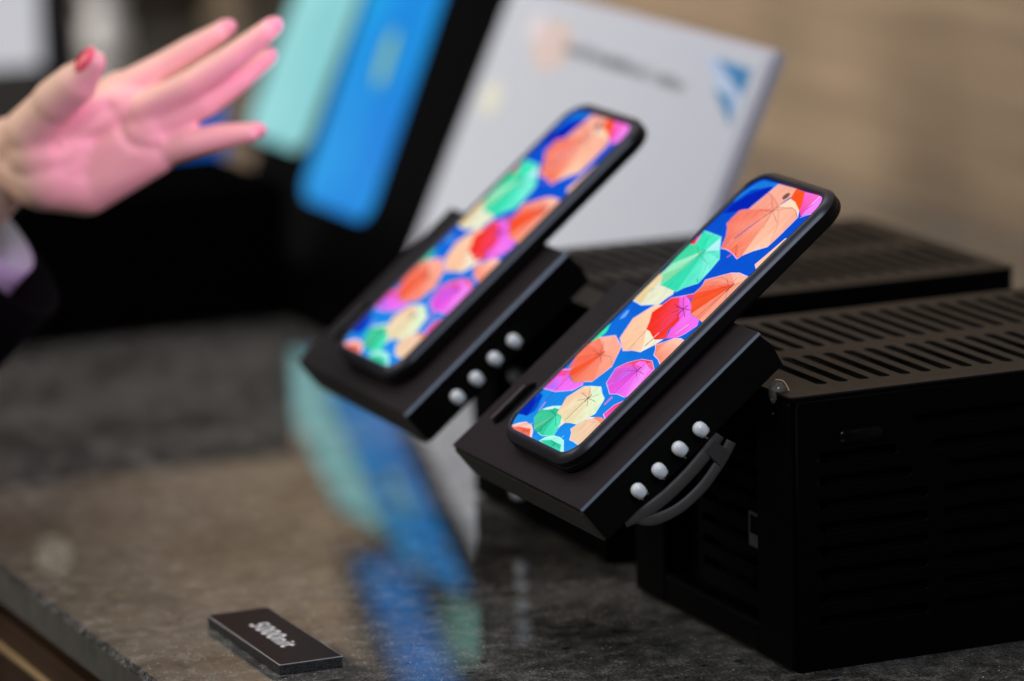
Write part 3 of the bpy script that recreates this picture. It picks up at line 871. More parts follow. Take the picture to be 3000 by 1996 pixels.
    ['g',[(49.3,-58.27),(31.07,-57.0),(32.22,-63.23)],['EADAB0']],
    ['g',[(49.3,-58.27),(32.22,-63.23),(33.65,-70.94)],['ECD4AC']],
    ['g',[(49.3,-58.27),(33.65,-70.94),(38.43,-72.92)],['EDCCA6']],
    ['g',[(49.3,-58.27),(38.43,-72.92),(42.71,-75.66)],['EFC6A0']],
    ['g',[(49.3,-58.27),(42.71,-75.66),(51.35,-70.8)],['F6B896']],
    ['p',[(49.3,-58.27),(48.46,-67.18),(46.85,-70.31),(42.71,-75.66),(43.72,-74.77),(51.35,-70.8),(50.53,-62.29)],['F5C8A4']],
    ['p',[(49.3,-58.27),(46.85,-70.31),(41.67,-75.2),(38.43,-72.92),(33.79,-70.85),(38.19,-65.29)],['EED6B4','F0C8A4','EFC8A4','EEC8A2','EECCA6','EAE0BC']],
    ['l',[(49.3,-58.27),(43.83,-58.66),(32.11,-58.78)],['302818'],0.35],
    ['l',[(49.3,-58.27),(44.71,-58.23)],['141008'],0.55],
    ['l',[(47.01,-58.25),(48.19,-66.73)],['403828'],0.22],
    ['l',[(47.01,-58.25),(46.91,-50.37)],['403828'],0.22],
    ['l',[(47.01,-58.25),(43.8,-64.46)],['403828'],0.22],
    ['l',[(47.01,-58.25),(43.09,-52.9)],['403828'],0.22],
    ['l',[(47.01,-58.25),(52.24,-64.54)],['403828'],0.22],
    ['l',[(47.01,-58.25),(50.73,-52.96)],['403828'],0.22],
    ['l',[(32.17,-58.56),(29.75,-58.31),(27.33,-58.74)],['F0B098'],0.7],
    ['l',[(54.77,-57.21),(50.07,-58.28)],['C0C8A0'],0.2],
    ['p',[(32.22,-63.23),(31.07,-57.0),(27.2,-58.51),(22.8,-55.81),(29.7,-59.87)],['F0E8D0']],
    ['l',[(42.71,-75.66),(51.35,-70.8),(52.84,-66.2),(54.77,-57.21),(52.02,-50.98),(50.35,-45.81),(48.65,-44.35),(41.37,-41.01),(38.11,-43.17)],['C8E8FF'],0.4],
    ['l',[(50.35,-45.81),(53.58,-55.2),(59.84,-50.39)],['58A8E8'],0.2],
    ['p',[(32.17,-85.28),(34.08,-83.26),(36.08,-79.43),(38.1,-73.0),(35.6,-71.99),(35.27,-76.03),(32.65,-82.11)],['C8F2EE']],
    ['g',[(32.69,-69.94),(26.91,-85.13),(31.61,-86.64)],['3CC494']],
    ['g',[(32.69,-69.94),(31.61,-86.64),(34.26,-77.6)],['34BC8C']],
    ['g',[(32.69,-69.94),(34.26,-77.6),(35.66,-76.72)],['34BC8C']],
    ['g',[(32.69,-69.94),(35.66,-76.72),(35.93,-71.9)],['38BC8C']],
    ['g',[(32.69,-69.94),(35.93,-71.9),(33.66,-70.62)],['38C490']],
    ['g',[(32.69,-69.94),(33.66,-70.62),(33.51,-65.25)],['44C8A0']],
    ['g',[(32.69,-69.94),(33.51,-65.25),(32.02,-62.56)],['50D4AC']],
    ['g',[(32.69,-69.94),(32.02,-62.56),(29.38,-59.64)],['58E0B8']],
    ['g',[(32.69,-69.94),(29.38,-59.64),(22.75,-55.73)],['54E4BC']],
    ['g',[(32.69,-69.94),(22.75,-55.73),(20.27,-64.58)],['44DCB0']],
    ['g',[(32.69,-69.94),(20.27,-64.58),(21.0,-70.49)],['34C498']],
    ['g',[(32.69,-69.94),(21.0,-70.49),(21.49,-75.66)],['2EBC90']],
    ['g',[(32.69,-69.94),(21.49,-75.66),(24.7,-80.8)],['48C498']],
    ['g',[(32.69,-69.94),(24.7,-80.8),(26.91,-85.13)],['40C49C']],
    ['p',[(32.69,-69.94),(21.49,-75.66),(23.13,-78.07),(28.07,-74.16)],['5CC8A0','88C890','60C498','50C498']],
    ['l',[(32.69,-69.94),(26.24,-70.99),(21.14,-71.39),(17.95,-71.81)],['0A3040'],0.35],
    ['l',[(23.17,-69.62),(20.36,-69.37)],['082838'],0.4],
    ['l',[(33.68,-76.92),(32.69,-69.94),(27.68,-61.63)],['186850'],0.25],
    ['l',[(26.91,-85.13),(24.7,-80.8),(21.49,-75.66)],['60B8D0'],0.3],
    ['l',[(21.0,-70.49),(20.27,-64.58),(22.75,-55.73),(28.02,-57.63)],['A0F0E8'],0.35],
    ['p',[(40.66,-28.39),(40.45,-34.37),(39.09,-40.99),(36.73,-44.04),(33.59,-45.77),(29.57,-47.93),(27.91,-44.32),(24.39,-40.36),(24.39,-35.22),(23.77,-29.36),(31.35,-27.9)],['F0C0A0','EEC4A4','EEC8A8','EEC8A6','EDC8A4','ECC6A2','ECC6A2','ECC8A4','EDCAA8','EECCAA','EECCAA']],
    ['p',[(39.09,-40.99),(41.0,-34.03),(40.66,-28.39),(38.03,-29.02),(38.87,-34.88)],['F68E70']],
    ['p',[(36.68,-43.95),(38.9,-41.95),(39.81,-38.38),(37.95,-40.98)],['FFF0F0']],
    ['l',[(37.44,-31.83),(31.26,-30.93),(24.61,-31.75)],['B09878'],0.25],
    ['l',[(37.96,-32.71),(36.54,-39.23)],['A8A088'],0.2],
    ['l',[(36.73,-44.04),(33.59,-45.77),(29.57,-47.93),(27.91,-44.32),(24.39,-40.36),(24.39,-35.22),(23.9,-29.58)],['D0D8FF'],0.4],
    ['p',[(53.06,-28.99),(51.29,-31.06),(49.19,-33.22),(46.04,-33.63),(42.77,-34.48),(41.45,-30.99),(40.72,-28.17),(45.66,-26.69)],['F04070','F04070','F03C78','F048A0','F050B8','F058C0','F05CC0','F050B0']],
    ['l',[(52.94,-29.42),(49.19,-33.22),(42.77,-34.48),(40.92,-28.83)],['DCC2FF'],0.4],
    ['l',[(52.65,-41.53),(47.57,-41.28)],['C878D8'],0.9],
    ['p',[(16.94,-97.65),(20.77,-92.2),(23.1,-86.85),(23.0,-80.64),(20.78,-75.43),(17.43,-70.9),(16.56,-75.38),(17.15,-88.51)],['F8B8A8','FAC4B4','F9A890','FBD0C4','FBD8D0','FBD0C8','FAC0B0','F8B0A0']],
    ['p',[(17.44,-95.82),(19.42,-89.82),(21.11,-78.68),(17.19,-73.14),(16.58,-79.44),(17.03,-91.7)],['F56A50','F4644A','F2583C','F47A60','F68870','F57860']],
    ['l',[(19.1,-82.18),(16.86,-82.61)],['401008'],0.4],
    ['l',[(19.1,-82.18),(19.26,-76.76)],['904030'],0.25],
    ['l',[(19.47,-89.91),(19.1,-82.18),(17.03,-79.22)],['B05040'],0.25],
    ['l',[(18.35,-96.06),(20.9,-92.43),(23.18,-86.99)],['FFE8F0'],0.5],
    ['l',[(24.04,-81.78),(22.5,-82.45)],['B0E0F8'],0.5],
    ['p',[(17.51,-63.09),(20.55,-61.12),(23.05,-55.6),(23.64,-50.08),(22.98,-44.28),(17.6,-35.17),(16.36,-38.2),(16.41,-47.39)],['90ECD4','B0F4EC','C0F6F0','A0F4E4','A8F4E8','B8F0F0','A0ECD8','60E0B8']],
    ['p',[(17.96,-61.89),(20.43,-54.33),(20.48,-43.04),(16.74,-38.21),(16.54,-47.61),(17.21,-55.32)],['34C89C','2CC898','30C49C','44DCB4','3CD8AC','34CCA0']],
    ['l',[(19.71,-49.17),(17.55,-48.71)],['0C4838'],0.4],
    ['l',[(19.71,-49.17),(18.77,-41.71)],['209070'],0.25],
    ['l',[(20.43,-54.33),(19.71,-49.17),(16.52,-44.32)],['209070'],0.25],
    ['l',[(25.01,-47.9),(23.24,-48.1)],['90E0F8'],0.5],
    ['p',[(90.15,-96.68),(93.17,-97.62),(96.12,-97.65),(96.84,-95.93),(94.73,-94.86),(92.55,-94.15)],['68A8F2']],
]
SU0, SU1, SV0, SV1, SR = 17.4, 187.3, -101.0, -28.2, 9.5
CLIP = rrect(SU0, SU1, SV0, SV1, SR, 8)      # counter-clockwise in (u, v)


def clip_poly(pts, cols):
    P = [(p[0], p[1], c) for p, c in zip(pts, cols)]
    n = len(CLIP)
    for i in range(n):
        ax, ay = CLIP[i]
        bx, by = CLIP[(i + 1) % n]
        if not P:
            break
        out = []
        for j in range(len(P)):
            p, q = P[j - 1], P[j]
            dp = (bx - ax) * (p[1] - ay) - (by - ay) * (p[0] - ax)
            dq = (bx - ax) * (q[1] - ay) - (by - ay) * (q[0] - ax)
            if (dp >= 0) != (dq >= 0):
                t = dp / (dp - dq)
                c = tuple(a + (b - a) * t for a, b in zip(p[2], q[2]))
                out.append((p[0] + (q[0] - p[0]) * t, p[1] + (q[1] - p[1]) * t, c))
            if dq >= 0:
                out.append(q)
        P = out
    return P


def screen_mesh():
    shapes = []
    # background sky, dark blue at the top to lighter blue at the bottom
    stops = [(187.4, '0A44C8'), (150, '0B52CC'), (118, '0A50CE'), (95, '1062D2'), (70, '1476DA'), (40, '1A84E2'), (17.3, '1E8CE8')]
    for (u1, c1), (u0, c0) in zip(stops, stops[1:]):
        a, b_ = hexc(c0), hexc(c1)
        shapes.append(([(u0, SV0), (u1, SV0), (u1, SV1), (u0, SV1)], [a, b_, b_, a]))
    for it in ART:
        kind, pts, cols = it[0], it[1], it[2]
        if kind in 'pg':
            cc = [hexc(c) for c in cols]
            if len(cc) == 1:
                cc = cc * len(pts)
            if kind == 'g':       # gore: a little darker towards the hub, lighter on one rib
                cc = [tuple(x * 0.97 for x in cc[0]), tuple(min(1, x * 1.05) for x in cc[1]), tuple(x * 0.93 for x in cc[2])]
            if len(cc) != len(pts):
                cc = [cc[min(int(i * len(cc) / len(pts)), len(cc) - 1)] for i in range(len(pts))]
            shapes.append((pts, cc))
        else:
            w = it[3] / 2
            c = hexc(cols[0])
            for (x0, y0), (x1, y1) in zip(pts, pts[1:]):
                d = math.hypot(x1 - x0, y1 - y0) or 1
                # keep strokes the same apparent thickness for both directions
                nx, ny = -(y1 - y0) / d * w, (x1 - x0) / d * w
                ex, ey = (x1 - x0) / d * w * 0.4, (y1 - y0) / d * w * 0.4
                shapes.append(([(x0 - ex + nx, y0 - ey + ny), (x1 + ex + nx, y1 + ey + ny), (x1 + ex - nx, y1 + ey - ny), (x0 - ex - nx, y0 - ey - ny)], [c] * 4))
    # camera hole
    for rad, c in ((2.15, '3A2418'), (1.85, '6A5248')):
        shapes.append(([(181.6 + rad * math.cos(t * math.pi / 10), -63.4 + rad * math.sin(t * math.pi / 10)) for t in range(20)], [hexc(c)] * 20))
    verts, tris, tcol = [], [], []
    placed = []
    for pts, cc in shapes:
        P = clip_poly(pts, cc)
        if len(P) < 3:
            continue
        xs = [p[0] for p in P]
        ys = [p[1] for p in P]
        bb = (min(xs), max(xs), min(ys), max(ys))
        layer = 0
        for q, ly in placed:
            if bb[0] < q[1] and bb[1] > q[0] and bb[2] < q[3] and bb[3] > q[2]:
                layer = max(layer, ly + 1)
        placed.append((bb, layer))
        z = 9.0 + layer * 0.004
        base = len(verts)
        for p in P:
            verts.append((mm(p[0]), mm(-p[1]), mm(z)))
        for tri in tessellate_polygon([[Vector((p[0], p[1], 0)) for p in P]]):
            tris.append([base + i for i in tri])
            tcol.append([P[i][2] for i in tri])
    me = bpy.data.meshes.new('screen')
    me.from_pydata(verts, [], tris)
    at = me.color_attributes.new('picture', 'FLOAT_COLOR', 'CORNER')
    k = 0
    for tc3 in tcol:
        for c in tc3:
            at.data[k].color = (*c, 1)
            k += 1
    print('screen layers', max(l for _, l in placed), 'tris', len(tris))
    return me


pic = bpy.data.materials.new('lit_display')
pic.use_nodes = True
nt = pic.node_tree
nt.nodes.clear()
ca = nt.nodes.new('ShaderNodeVertexColor')
ca.layer_name = 'picture'
em = nt.nodes.new('ShaderNodeEmission')
em.inputs[1].default_value = 1.08
ou = nt.nodes.new('ShaderNodeOutputMaterial')
tc = nt.nodes.new('ShaderNodeTexCoord')
nz = nt.nodes.new('ShaderNodeTexNoise')
nz.inputs['Scale'].default_value = 160
nz.inputs['Detail'].default_value = 4
mpn = nt.nodes.new('ShaderNodeMapping')
mpn.inputs['Scale'].default_value = (1, 2.6, 1)
nt.links.new(tc.outputs['Object'], mpn.inputs[0])
nt.links.new(mpn.outputs[0], nz.inputs['Vector'])
mr = nt.nodes.new('ShaderNodeMapRange')
mr.inputs['From Min'].default_value = 0.3
mr.inputs['From Max'].default_value = 0.7
mr.inputs['To Min'].default_value = 0.93
mr.inputs['To Max'].default_value = 1.07
nt.links.new(nz.outputs['Fac'], mr.inputs['Value'])
sc_ = nt.nodes.new('ShaderNodeVectorMath')
sc_.operation = 'SCALE'
nt.links.new(ca.outputs[0], sc_.inputs[0])
nt.links.new(mr.outputs[0], sc_.inputs['Scale'])
nt.links.new(sc_.outputs[0], em.inputs[0])
nt.links.new(em.outputs[0], ou.inputs[0])


def make_phone():
    root = empty('smartphone', PB, (0, -TAU, 0))
    N_ = 10
    def ring(f, z, g=0.0):
        # f: 0 = outer outline, 1 = screen outline; g: extra shrink
        u0, u1 = 12.2 + (SU0 - 12.2) * f + g, 193.0 - (193.0 - SU1) * f - g
        v0, v1 = -105.2 + (105.2 + SV0) * f + g, -23.6 - (SV1 * -1 - 23.6) * f - g
        r = 15.0 - (15.0 - SR) * f - g
        return [(mm(u), mm(-v_), mm(z)) for u, v_ in rrect(u0, u1, v0, v1, r, N_)]
    bm = bmesh.new()
    loops(bm, [ring(0, 0.15, 2.2), ring(0, 0.8, 0.6), ring(0, 2.2), ring(0, 4.1), ring(0, 4.3, 0.35), ring(0, 4.6, 0.35), ring(0, 4.8), ring(0, 7.2),
               ], cap1=False)
    obj('case', bm, case_dark, root)
    bm = bmesh.new()
    loops(bm, [ring(0, 7.2), ring(0.12, 8.4), ring(0.52, 10.1), ring(0.66, 10.45), ring(0.82, 10.45), ring(0.93, 10.1), ring(0.96, 9.0)], cap0=False, cap1=False)
    obj('case_rim', bm, case_mat, root, True)
    bm = bmesh.new()
    loops(bm, [ring(0.90, 8.2), ring(0.90, 8.9)])
    obj('glass', bm, glass_black, root)
    obj('screen', screen_mesh(), pic, root)
    return root


ph1 = make_phone()
tag(ph1, label='sharp front phone in dark case showing colourful umbrellas against blue sky', cat='smartphone', group='phones showing umbrellas')
ph2 = copy_tree(ph1)
ph2.location = PB + OFF + Vector((-0.0020, -0.0015, -0.0012))
ph2.scale = (1.025, 1.025, 1.0)
ph2.rotation_euler = (0, -TAU - 0.012, 0)
tag(ph2, label='blurred rear phone showing colourful umbrellas, between the hand and the front phone', cat='smartphone', group='phones showing umbrellas')

# ---------------------------------------------------------------- bulb strip at the side of the rear box
ls = empty('bulb_strip', (0.8600, 2.008, 0), label='upright strip of small white bulbs on the side of the rear box', cat='bulb strip')
boxo('strip', inside_black, ls, -0.0006, 0.0006, -0.004, 0.004, 0.004, 0.088)
for z in (0.019, 0.028, 0.0385, 0.049, 0.056, 0.079):
    bm = bmesh.new()
    bmesh.ops.create_uvsphere(bm, u_segments=12, v_segments=8, radius=0.0043)
    o = obj('bulb', bm, led_white, ls, True)
    o.location = (-0.003, 0, z)


# ---------------------------------------------------------------- slanted acrylic sign
white_print = mat('white_printed_sheet', (0.54, 0.58, 0.67), 0.5, spec=0.3, var=0.02, scale=5, coat=0.2)
clear = mat('acrylic_lit_edge', (0.74, 0.74, 0.88), 0.15, trans=0.25, ior=1.49)  # lit edge of the clear acrylic put in as pale lavender
TS = math.radians(65)
sign = empty('acrylic_sign', (0.9590, 2.1200, 0.0), (0, -TS, 0),
             label='large white printed sign in a slanted clear acrylic holder behind the rear phone', cat='sign')
# local x runs up the slope, y away from the viewer, z out of the face
LS = 0.2345
boxo('printed_sheet', white_print, sign, 0.014, LS - 0.003, 0.003, 0.344, -0.0008, -0.0001)
bm = box(bmesh.new(), 0.010, LS + 0.0005, -0.0012, 0.348, -0.0085, -0.0012, bev=0.0008)
obj('acrylic_back', bm, clear, sign)
bm = box(bmesh.new(), 0.002, 0.0095, 0.0, 0.348, -0.060, 0.004, bev=0.0008)
obj('acrylic_foot', bm, clear, sign)


def flatpoly(name, pts, m, parent, z=0.0003):
    bm = bmesh.new()
    bm.faces.new([bm.verts.new((LS - d / 1000, y / 1000, z)) for y, d in pts])
    return obj(name, bm, m, parent)


flatpoly('blue_mark', [(57, 12), (14, 13), (13, 28)], mat('blue_ink', (0.05, 0.24, 0.52), 0.4, var=0.2), sign)
flatpoly('blue_mark', [(48, 28), (24, 30), (12, 46)], mat('blue_ink', (0.08, 0.27, 0.52), 0.4, var=0.2), sign)
flatpoly('pale_blue_mark', [(74, 12), (57, 12), (14, 28), (12, 40), (24, 36)], mat('pale_blue_ink', (0.46, 0.58, 0.80), 0.4, var=0.2), sign, 0.0002)


def disc(cy, cd, ry, rd, m, z=0.0002):
    return flatpoly('round_mark', [(cy + ry * math.cos(t * math.pi / 12), cd + rd * math.sin(t * math.pi / 12)) for t in range(24)], m, sign, z)


disc(262, 30, 26, 16, mat('peach_ink', (0.68, 0.56, 0.54), 0.4, var=0.1))
disc(292, 22, 12, 9, mat('pale_rose_ink', (0.72, 0.66, 0.72), 0.4, var=0.1), 0.00025)
disc(316, 70, 14, 11, mat('pale_yellow_ink', (0.70, 0.71, 0.62), 0.4, var=0.1))
# one line of lettering, too blurred in the photograph to be read: short dark strokes
bm = bmesh.new()
y = 245.0
while y > 84:
    wd = random.uniform(3.0, 5.2)
    if random.random() < 0.16:
        y -= 3.2
        continue
    dd = 25.5 + (245 - y) * 0.020
    hgt = random.choice((5.0, 6.5, 5.0, 7.0))
    for yy, ww in ((y, 1.1), (y - wd + 1.4, 1.1)):
        vs = [bm.verts.new((LS - a / 1000, b_ / 1000, 0.00035)) for a, b_ in ((dd + 6 - hgt, yy), (dd + 6 - hgt, yy - ww), (dd + 6, yy - ww), (dd + 6, yy))]
        bm.faces.new(vs)
    k = random.choice((0.0, 2.5, 4.8))
    vs = [bm.verts.new((LS - a / 1000, b_ / 1000, 0.00038)) for a, b_ in ((dd + 6 - k, y), (dd + 6 - k, y - wd + 1), (dd + 5 - k, y - wd + 1), (dd + 5 - k, y))]
    bm.faces.new(vs)
    y -= wd + 1.1
obj('lettering', bm, mat('dark_ink', (0.14, 0.14, 0.16), 0.5), sign)


# ---------------------------------------------------------------- two upright tablets
def lit(name, c, s, c2=None, scale=9):
    m = bpy.data.materials.new(name)
    m.use_nodes = True
    nt = m.node_tree
    b = nt.nodes['Principled BSDF']
    b.inputs['Base Color'].default_value = (0.004, 0.004, 0.004, 1)
    b.inputs['Specular IOR Level'].default_value = 0.05
    b.inputs['Roughness'].default_value = 0.3
    tc = nt.nodes.new('ShaderNodeTexCoord')
    n = nt.nodes.new('ShaderNodeTexNoise')
    n.inputs['Scale'].default_value = scale
    n.inputs['Detail'].default_value = 1
    nt.links.new(tc.outputs['Object'], n.inputs['Vector'])
    r = nt.nodes.new('ShaderNodeValToRGB')
    r.color_ramp.elements[0].position, r.color_ramp.elements[0].color = 0.35, (*c, 1)
    r.color_ramp.elements[1].position, r.color_ramp.elements[1].color = 0.65, (*(c2 or c), 1)
    nt.links.new(n.outputs['Fac'], r.inputs[0])
    nt.links.new(r.outputs[0], b.inputs['Emission Color'])
    b.inputs['Emission Strength'].default_value = s
    return m


gloss_frame = mat('black_tablet_frame', (0.0015, 0.0015, 0.0018), 0.7, spec=0.02, var=0.1)


def tablet(loc, tilt, w, l, near, far, below, screen_mat, label, above=0.010):
    root = empty('tablet', loc, (0, -math.radians(tilt), 0), label=label, cat='tablet', group='upright tablets')
    bm = bmesh.new()
    r0_ = [(x, y_, -0.009) for x, y_ in rrect(-below, l + above, -near, w + far, 0.008, 6)]
    r1_ = [(x, y_, -0.001) for x, y_ in rrect(-below, l + above, -near, w + far, 0.008, 6)]
    loops(bm, [r0_, r1_])
    obj('frame', bm, gloss_frame, root)
    bm = bmesh.new()
    r0_ = [(x, y_, -0.0012) for x, y_ in rrect(0, l, 0, w, 0.016, 8)]
    r1_ = [(x, y_, 0.0) for x, y_ in rrect(0, l, 0, w, 0.016, 8)]
    loops(bm, [r0_, r1_])
    scr = obj('screen', bm, screen_mat, root)
    return root, scr


tb, tbs = tablet((1.0125, 2.6090, 0.0480), 67.8, 0.1180, 0.1700, 0.116, 0.010, 0.046, lit('blue_display', hexc('147CD4'), 1.08, hexc('1EA0E2'), 7),
                 'black framed tablet with a plain bright blue screen and small yellow mark')
bm = bmesh.new()
bm.faces.new([bm.verts.new((0.1035 + 0.023 * math.cos(t * math.pi / 10), 0.052 + 0.0125 * math.sin(t * math.pi / 10), 0.0004)) for t in range(20)])
obj('screen_glow', bm, lit('pale_blue_mark_glow', hexc('3AA0C8'), 1.0, hexc('1C98B8'), 60), tb)
bm = bmesh.new()
bm.faces.new([bm.verts.new((0.104 + 0.018 * math.cos(t * math.pi / 10), 0.053 + 0.0068 * math.sin(t * math.pi / 10), 0.0008)) for t in range(20)])
obj('screen_icon', bm, lit('yellow_mark', hexc('A8C880'), 1.0, hexc('7CC0A0'), 60), tb)
tt, tts = tablet((1.0290, 2.7655, 0.0700), 66.0, 0.1090, 0.1450, 0.006, 0.009, 0.008, lit('teal_display', hexc('84C8CC'), 1.05, hexc('9CDADA'), 9),
                 'black framed tablet with a pale teal screen behind the fingertips')
bm = bmesh.new()
box(bm, -0.0665, 0.040, 0.01, 0.10, -0.030, -0.0095)
obj('support', bm, gloss_frame, tt)

plinth = empty('plinth', (0.8, 2.57, 0), label='low matte black display plinth on the table behind the phones', cat='plinth')
pm = mat('matte_black_laminate', (0.0015, 0.0015, 0.0015), 0.9, spec=0.0, var=0.1)
local(boxo('upper_block', pm, plinth, 0.640, 0.945, 2.57, 2.70, 0.004, 0.0865, bev=0.002), plinth)
local(boxo('lower_slab', pm, plinth, 0.946, 1.10, 2.50, 2.90, 0.0, 0.012, bev=0.002), plinth)

# ---------------------------------------------------------------- background things on the long counter
mon = empty('monitor', (0.85, 3.15, 0), label='large black monitor edge with a white screen at the top left corner', cat='monitor')
mb = mat('black_monitor', (0.006, 0.006, 0.009), 0.5, var=0.1)
local(boxo('housing', mb, mon, 0.60, 1.0000, 3.152, 3.19, 0.004, 0.19, bev=0.004), mon)
bm = box(bmesh.new(), 0.62, 0.9700, 3.148, 3.1515, 0.088, 0.18)
local(obj('screen', bm, lit('white_display', (0.56, 0.56, 0.60), 1.0), mon), mon)
local(boxo('keyboard_shelf', mat('grey_plastic', (0.055, 0.048, 0.044), 0.6, var=0.1), mon, 0.62, 0.9700, 3.146, 3.1515, 0.006, 0.086), mon)

bt = empty('bottle', (1.220, 3.765, 0), label='pale white bottle standing far behind next to the black monitor edge', cat='bottle')
bm = bmesh.new()
prof = [(0.0001, 0.0), (0.017, 0.0), (0.019, 0.006), (0.018, 0.032), (0.013, 0.040), (0.012, 0.046), (0.019, 0.056), (0.020, 0.11), (0.012, 0.13), (0.010, 0.16)]
loops(bm, [[(r_ * math.cos(2 * math.pi * i / 24), r_ * math.sin(2 * math.pi * i / 24), z) for i in range(24)] for r_, z in prof])
obj('body', bm, mat('white_ceramic', (0.52, 0.52, 0.54), 0.3, var=0.05), bt, True)
bm = bmesh.new()
bmesh.ops.create_cone(bm, cap_ends=True, segments=24, radius1=0.011, radius2=0.011, depth=0.014, matrix=Matrix.Translation((0, 0, 0.1675)))
obj('cap', bm, mat('white_cap', (0.5, 0.5, 0.5), 0.4, var=0.05), bt, True)

bag = empty('bag', (1.345, 4.02, 0), label='dark soft bag on the counter far behind the fingers', cat='bag')
bm = bmesh.new()
bmesh.ops.create_icosphere(bm, subdivisions=3, radius=1)
for v_ in bm.verts:
    c = v_.co
    k = 1 + 0.06 * math.sin(5 * c.x + 3 * c.z) + 0.05 * math.cos(7 * c.y)
    v_.co = Vector((c.x * 0.075 * k, c.y * 0.09 * k, max(c.z, -0.75) * 0.10 * k + 0.078))
obj('body', bm, mat('dark_fabric', (0.014, 0.011, 0.009), 0.85, var=0.2, scale=30), bag, True)
bm = bmesh.new()
tube(bm, [(-0.03, 0, 0.16), (-0.025, 0, 0.21), (0.0, 0, 0.23), (0.025, 0, 0.21), (0.03, 0, 0.16)], 0.006, 10)
obj('handle', bm, mat('dark_strap', (0.012, 0.010, 0.009), 0.8), bag, True)

bp_ = empty('screen_panel', (1.078, 3.10, 0), label='small upright blue screen seen between the ring and little fingers', cat='screen')
boxo('housing', mb, bp_, -0.040, 0.0165, 0.002, 0.012, 0.0, 0.066, bev=0.002)
boxo('display', lit('deep_blue_display', hexc('0A50B4'), 1.0, hexc('1A66C0'), 12), bp_, -0.036, 0.0135, 0.0, 0.0019, 0.006, 0.062)

# upper display shelf whose screens are mirrored in the polished stone
sh = empty('upper_screen', (1.21, 3.0, 0.33), label='blue and teal screens on a wall arm above the view, mirrored in the table', cat='screen')


def prism(name, pts, y0, y1, m, par):
    bm = bmesh.new()
    loops(bm, [[(x - 1.21, y0, z - 0.33) for x, z in pts], [(x - 1.21, y1, z - 0.33) for x, z in pts]])
    return obj(name, bm, m, par)


prism('housing', [(1.140, 0.270), (1.262, 0.270), (1.300, 0.47), (1.180, 0.47)], 0.002, 0.018, mb, sh)
prism('blue_display', [(1.148, 0.278), (1.188, 0.282), (1.238, 0.42), (1.198, 0.42)], 0.0, 0.0019, lit('blue_display_upper', hexc('2680DC'), 0.8, hexc('3490E4'), 9), sh)
prism('teal_display', [(1.217, 0.318), (1.250, 0.316), (1.252, 0.366), (1.222, 0.366)], -0.001, 0.0018, lit('teal_display_upper', hexc('78BCB0'), 0.6, hexc('8CC8BC'), 9), sh)
prism('arm', [(1.28, 0.40), (1.475, 0.40), (1.475, 0.43), (1.285, 0.43)], 0.005, 0.016, mb, sh)

lampd = empty('round_lamp', (0.968, 3.17, 0.190), label='small round warm lamp on top of the black monitor, mirrored at the left table edge', cat='lamp')
bm = bmesh.new()
bmesh.ops.create_uvsphere(bm, u_segments=20, v_segments=12, radius=0.007)
o = obj('bulb', bm, lit('warm_bulb', (1.0, 0.88, 0.70), 1.1), lampd, True)
o.location = (0, 0, 0.100)
bm = bmesh.new()
bmesh.ops.create_cone(bm, cap_ends=True, segments=16, radius1=0.003, radius2=0.002, depth=0.089, matrix=Matrix.Translation((0, 0, 0.0455)))
obj('stem', bm, mb, lampd)

# ---------------------------------------------------------------- the visitor's hand
skin = mat('skin', (0.86, 0.56, 0.43), 0.55, var=0.08, scale=60, sss=0.25)
J = {'wrist': (0.7066, 2.3527, 0.155), 'w2': (0.6756, 2.3799, 0.1184), 'w3': (0.626, 2.4012, 0.0696), 'tc': (0.7087, 2.3223, 0.1722), 'tm': (0.717, 2.306, 0.1896), 'ti': (0.7256, 2.2937, 0.2007), 'tt': (0.7329, 2.2823, 0.2131), 'i0': (0.7599, 2.321, 0.1893), 'i1': (0.7812, 2.3093, 0.2026), 'i2': (0.7951, 2.3, 0.2124), 'i3': (0.8072, 2.2914, 0.2214), 'm0': (0.7668, 2.3048, 0.1799), 'm1': (0.789, 2.2847, 0.1965), 'm2': (0.8077, 2.2721, 0.2105), 'm3': (0.824, 2.2626, 0.2243), 'r0': (0.7702, 2.3015, 0.1716), 'r1': (0.7964, 2.2876, 0.1843), 'r2': (0.8139, 2.2828, 0.196), 'r3': (0.8289, 2.281, 0.2063), 'p0': (0.7712, 2.3034, 0.1571), 'p1': (0.7874, 2.2869, 0.1636), 'p2': (0.8015, 2.2762, 0.1675), 'p3': (0.8141, 2.2658, 0.1701), 'heel': (0.715, 2.3248, 0.1459), 'mid': (0.7449, 2.3242, 0.1603), 'ulna': (0.7382, 2.3247, 0.14), 'cuff': (0.706, 2.3325, 0.1133)}
CAMP = Vector((0, 0, 0.545645))
HK = 0.90
J = {k: CAMP + (Vector(v) - CAMP) * HK for k, v in J.items()}


def blob(bm, a, b_, ra, rb):
    """tapered capsule"""
    ra, rb = ra * HK, rb * HK
    d = b_ - a
    L_ = d.length
    q = d.to_track_quat('Z', 'Y').to_matrix().to_4x4()
    n = 14
    prof = []
    for i in range(7):
        t = -math.pi / 2 + math.pi / 2 * i / 6
        prof.append((ra * math.cos(t), ra * math.sin(t)))
    for i in range(7):
        t = math.pi / 2 * i / 6
        prof.append((rb * math.cos(t), L_ + rb * math.sin(t)))
    M = Matrix.Translation(a) @ q
    rings = [[M @ Vector((max(r_, 1e-5) * math.cos(2 * math.pi * j / n), max(r_, 1e-5) * math.sin(2 * math.pi * j / n), z)) for j in range(n)] for r_, z in prof]
    loops(bm, rings)


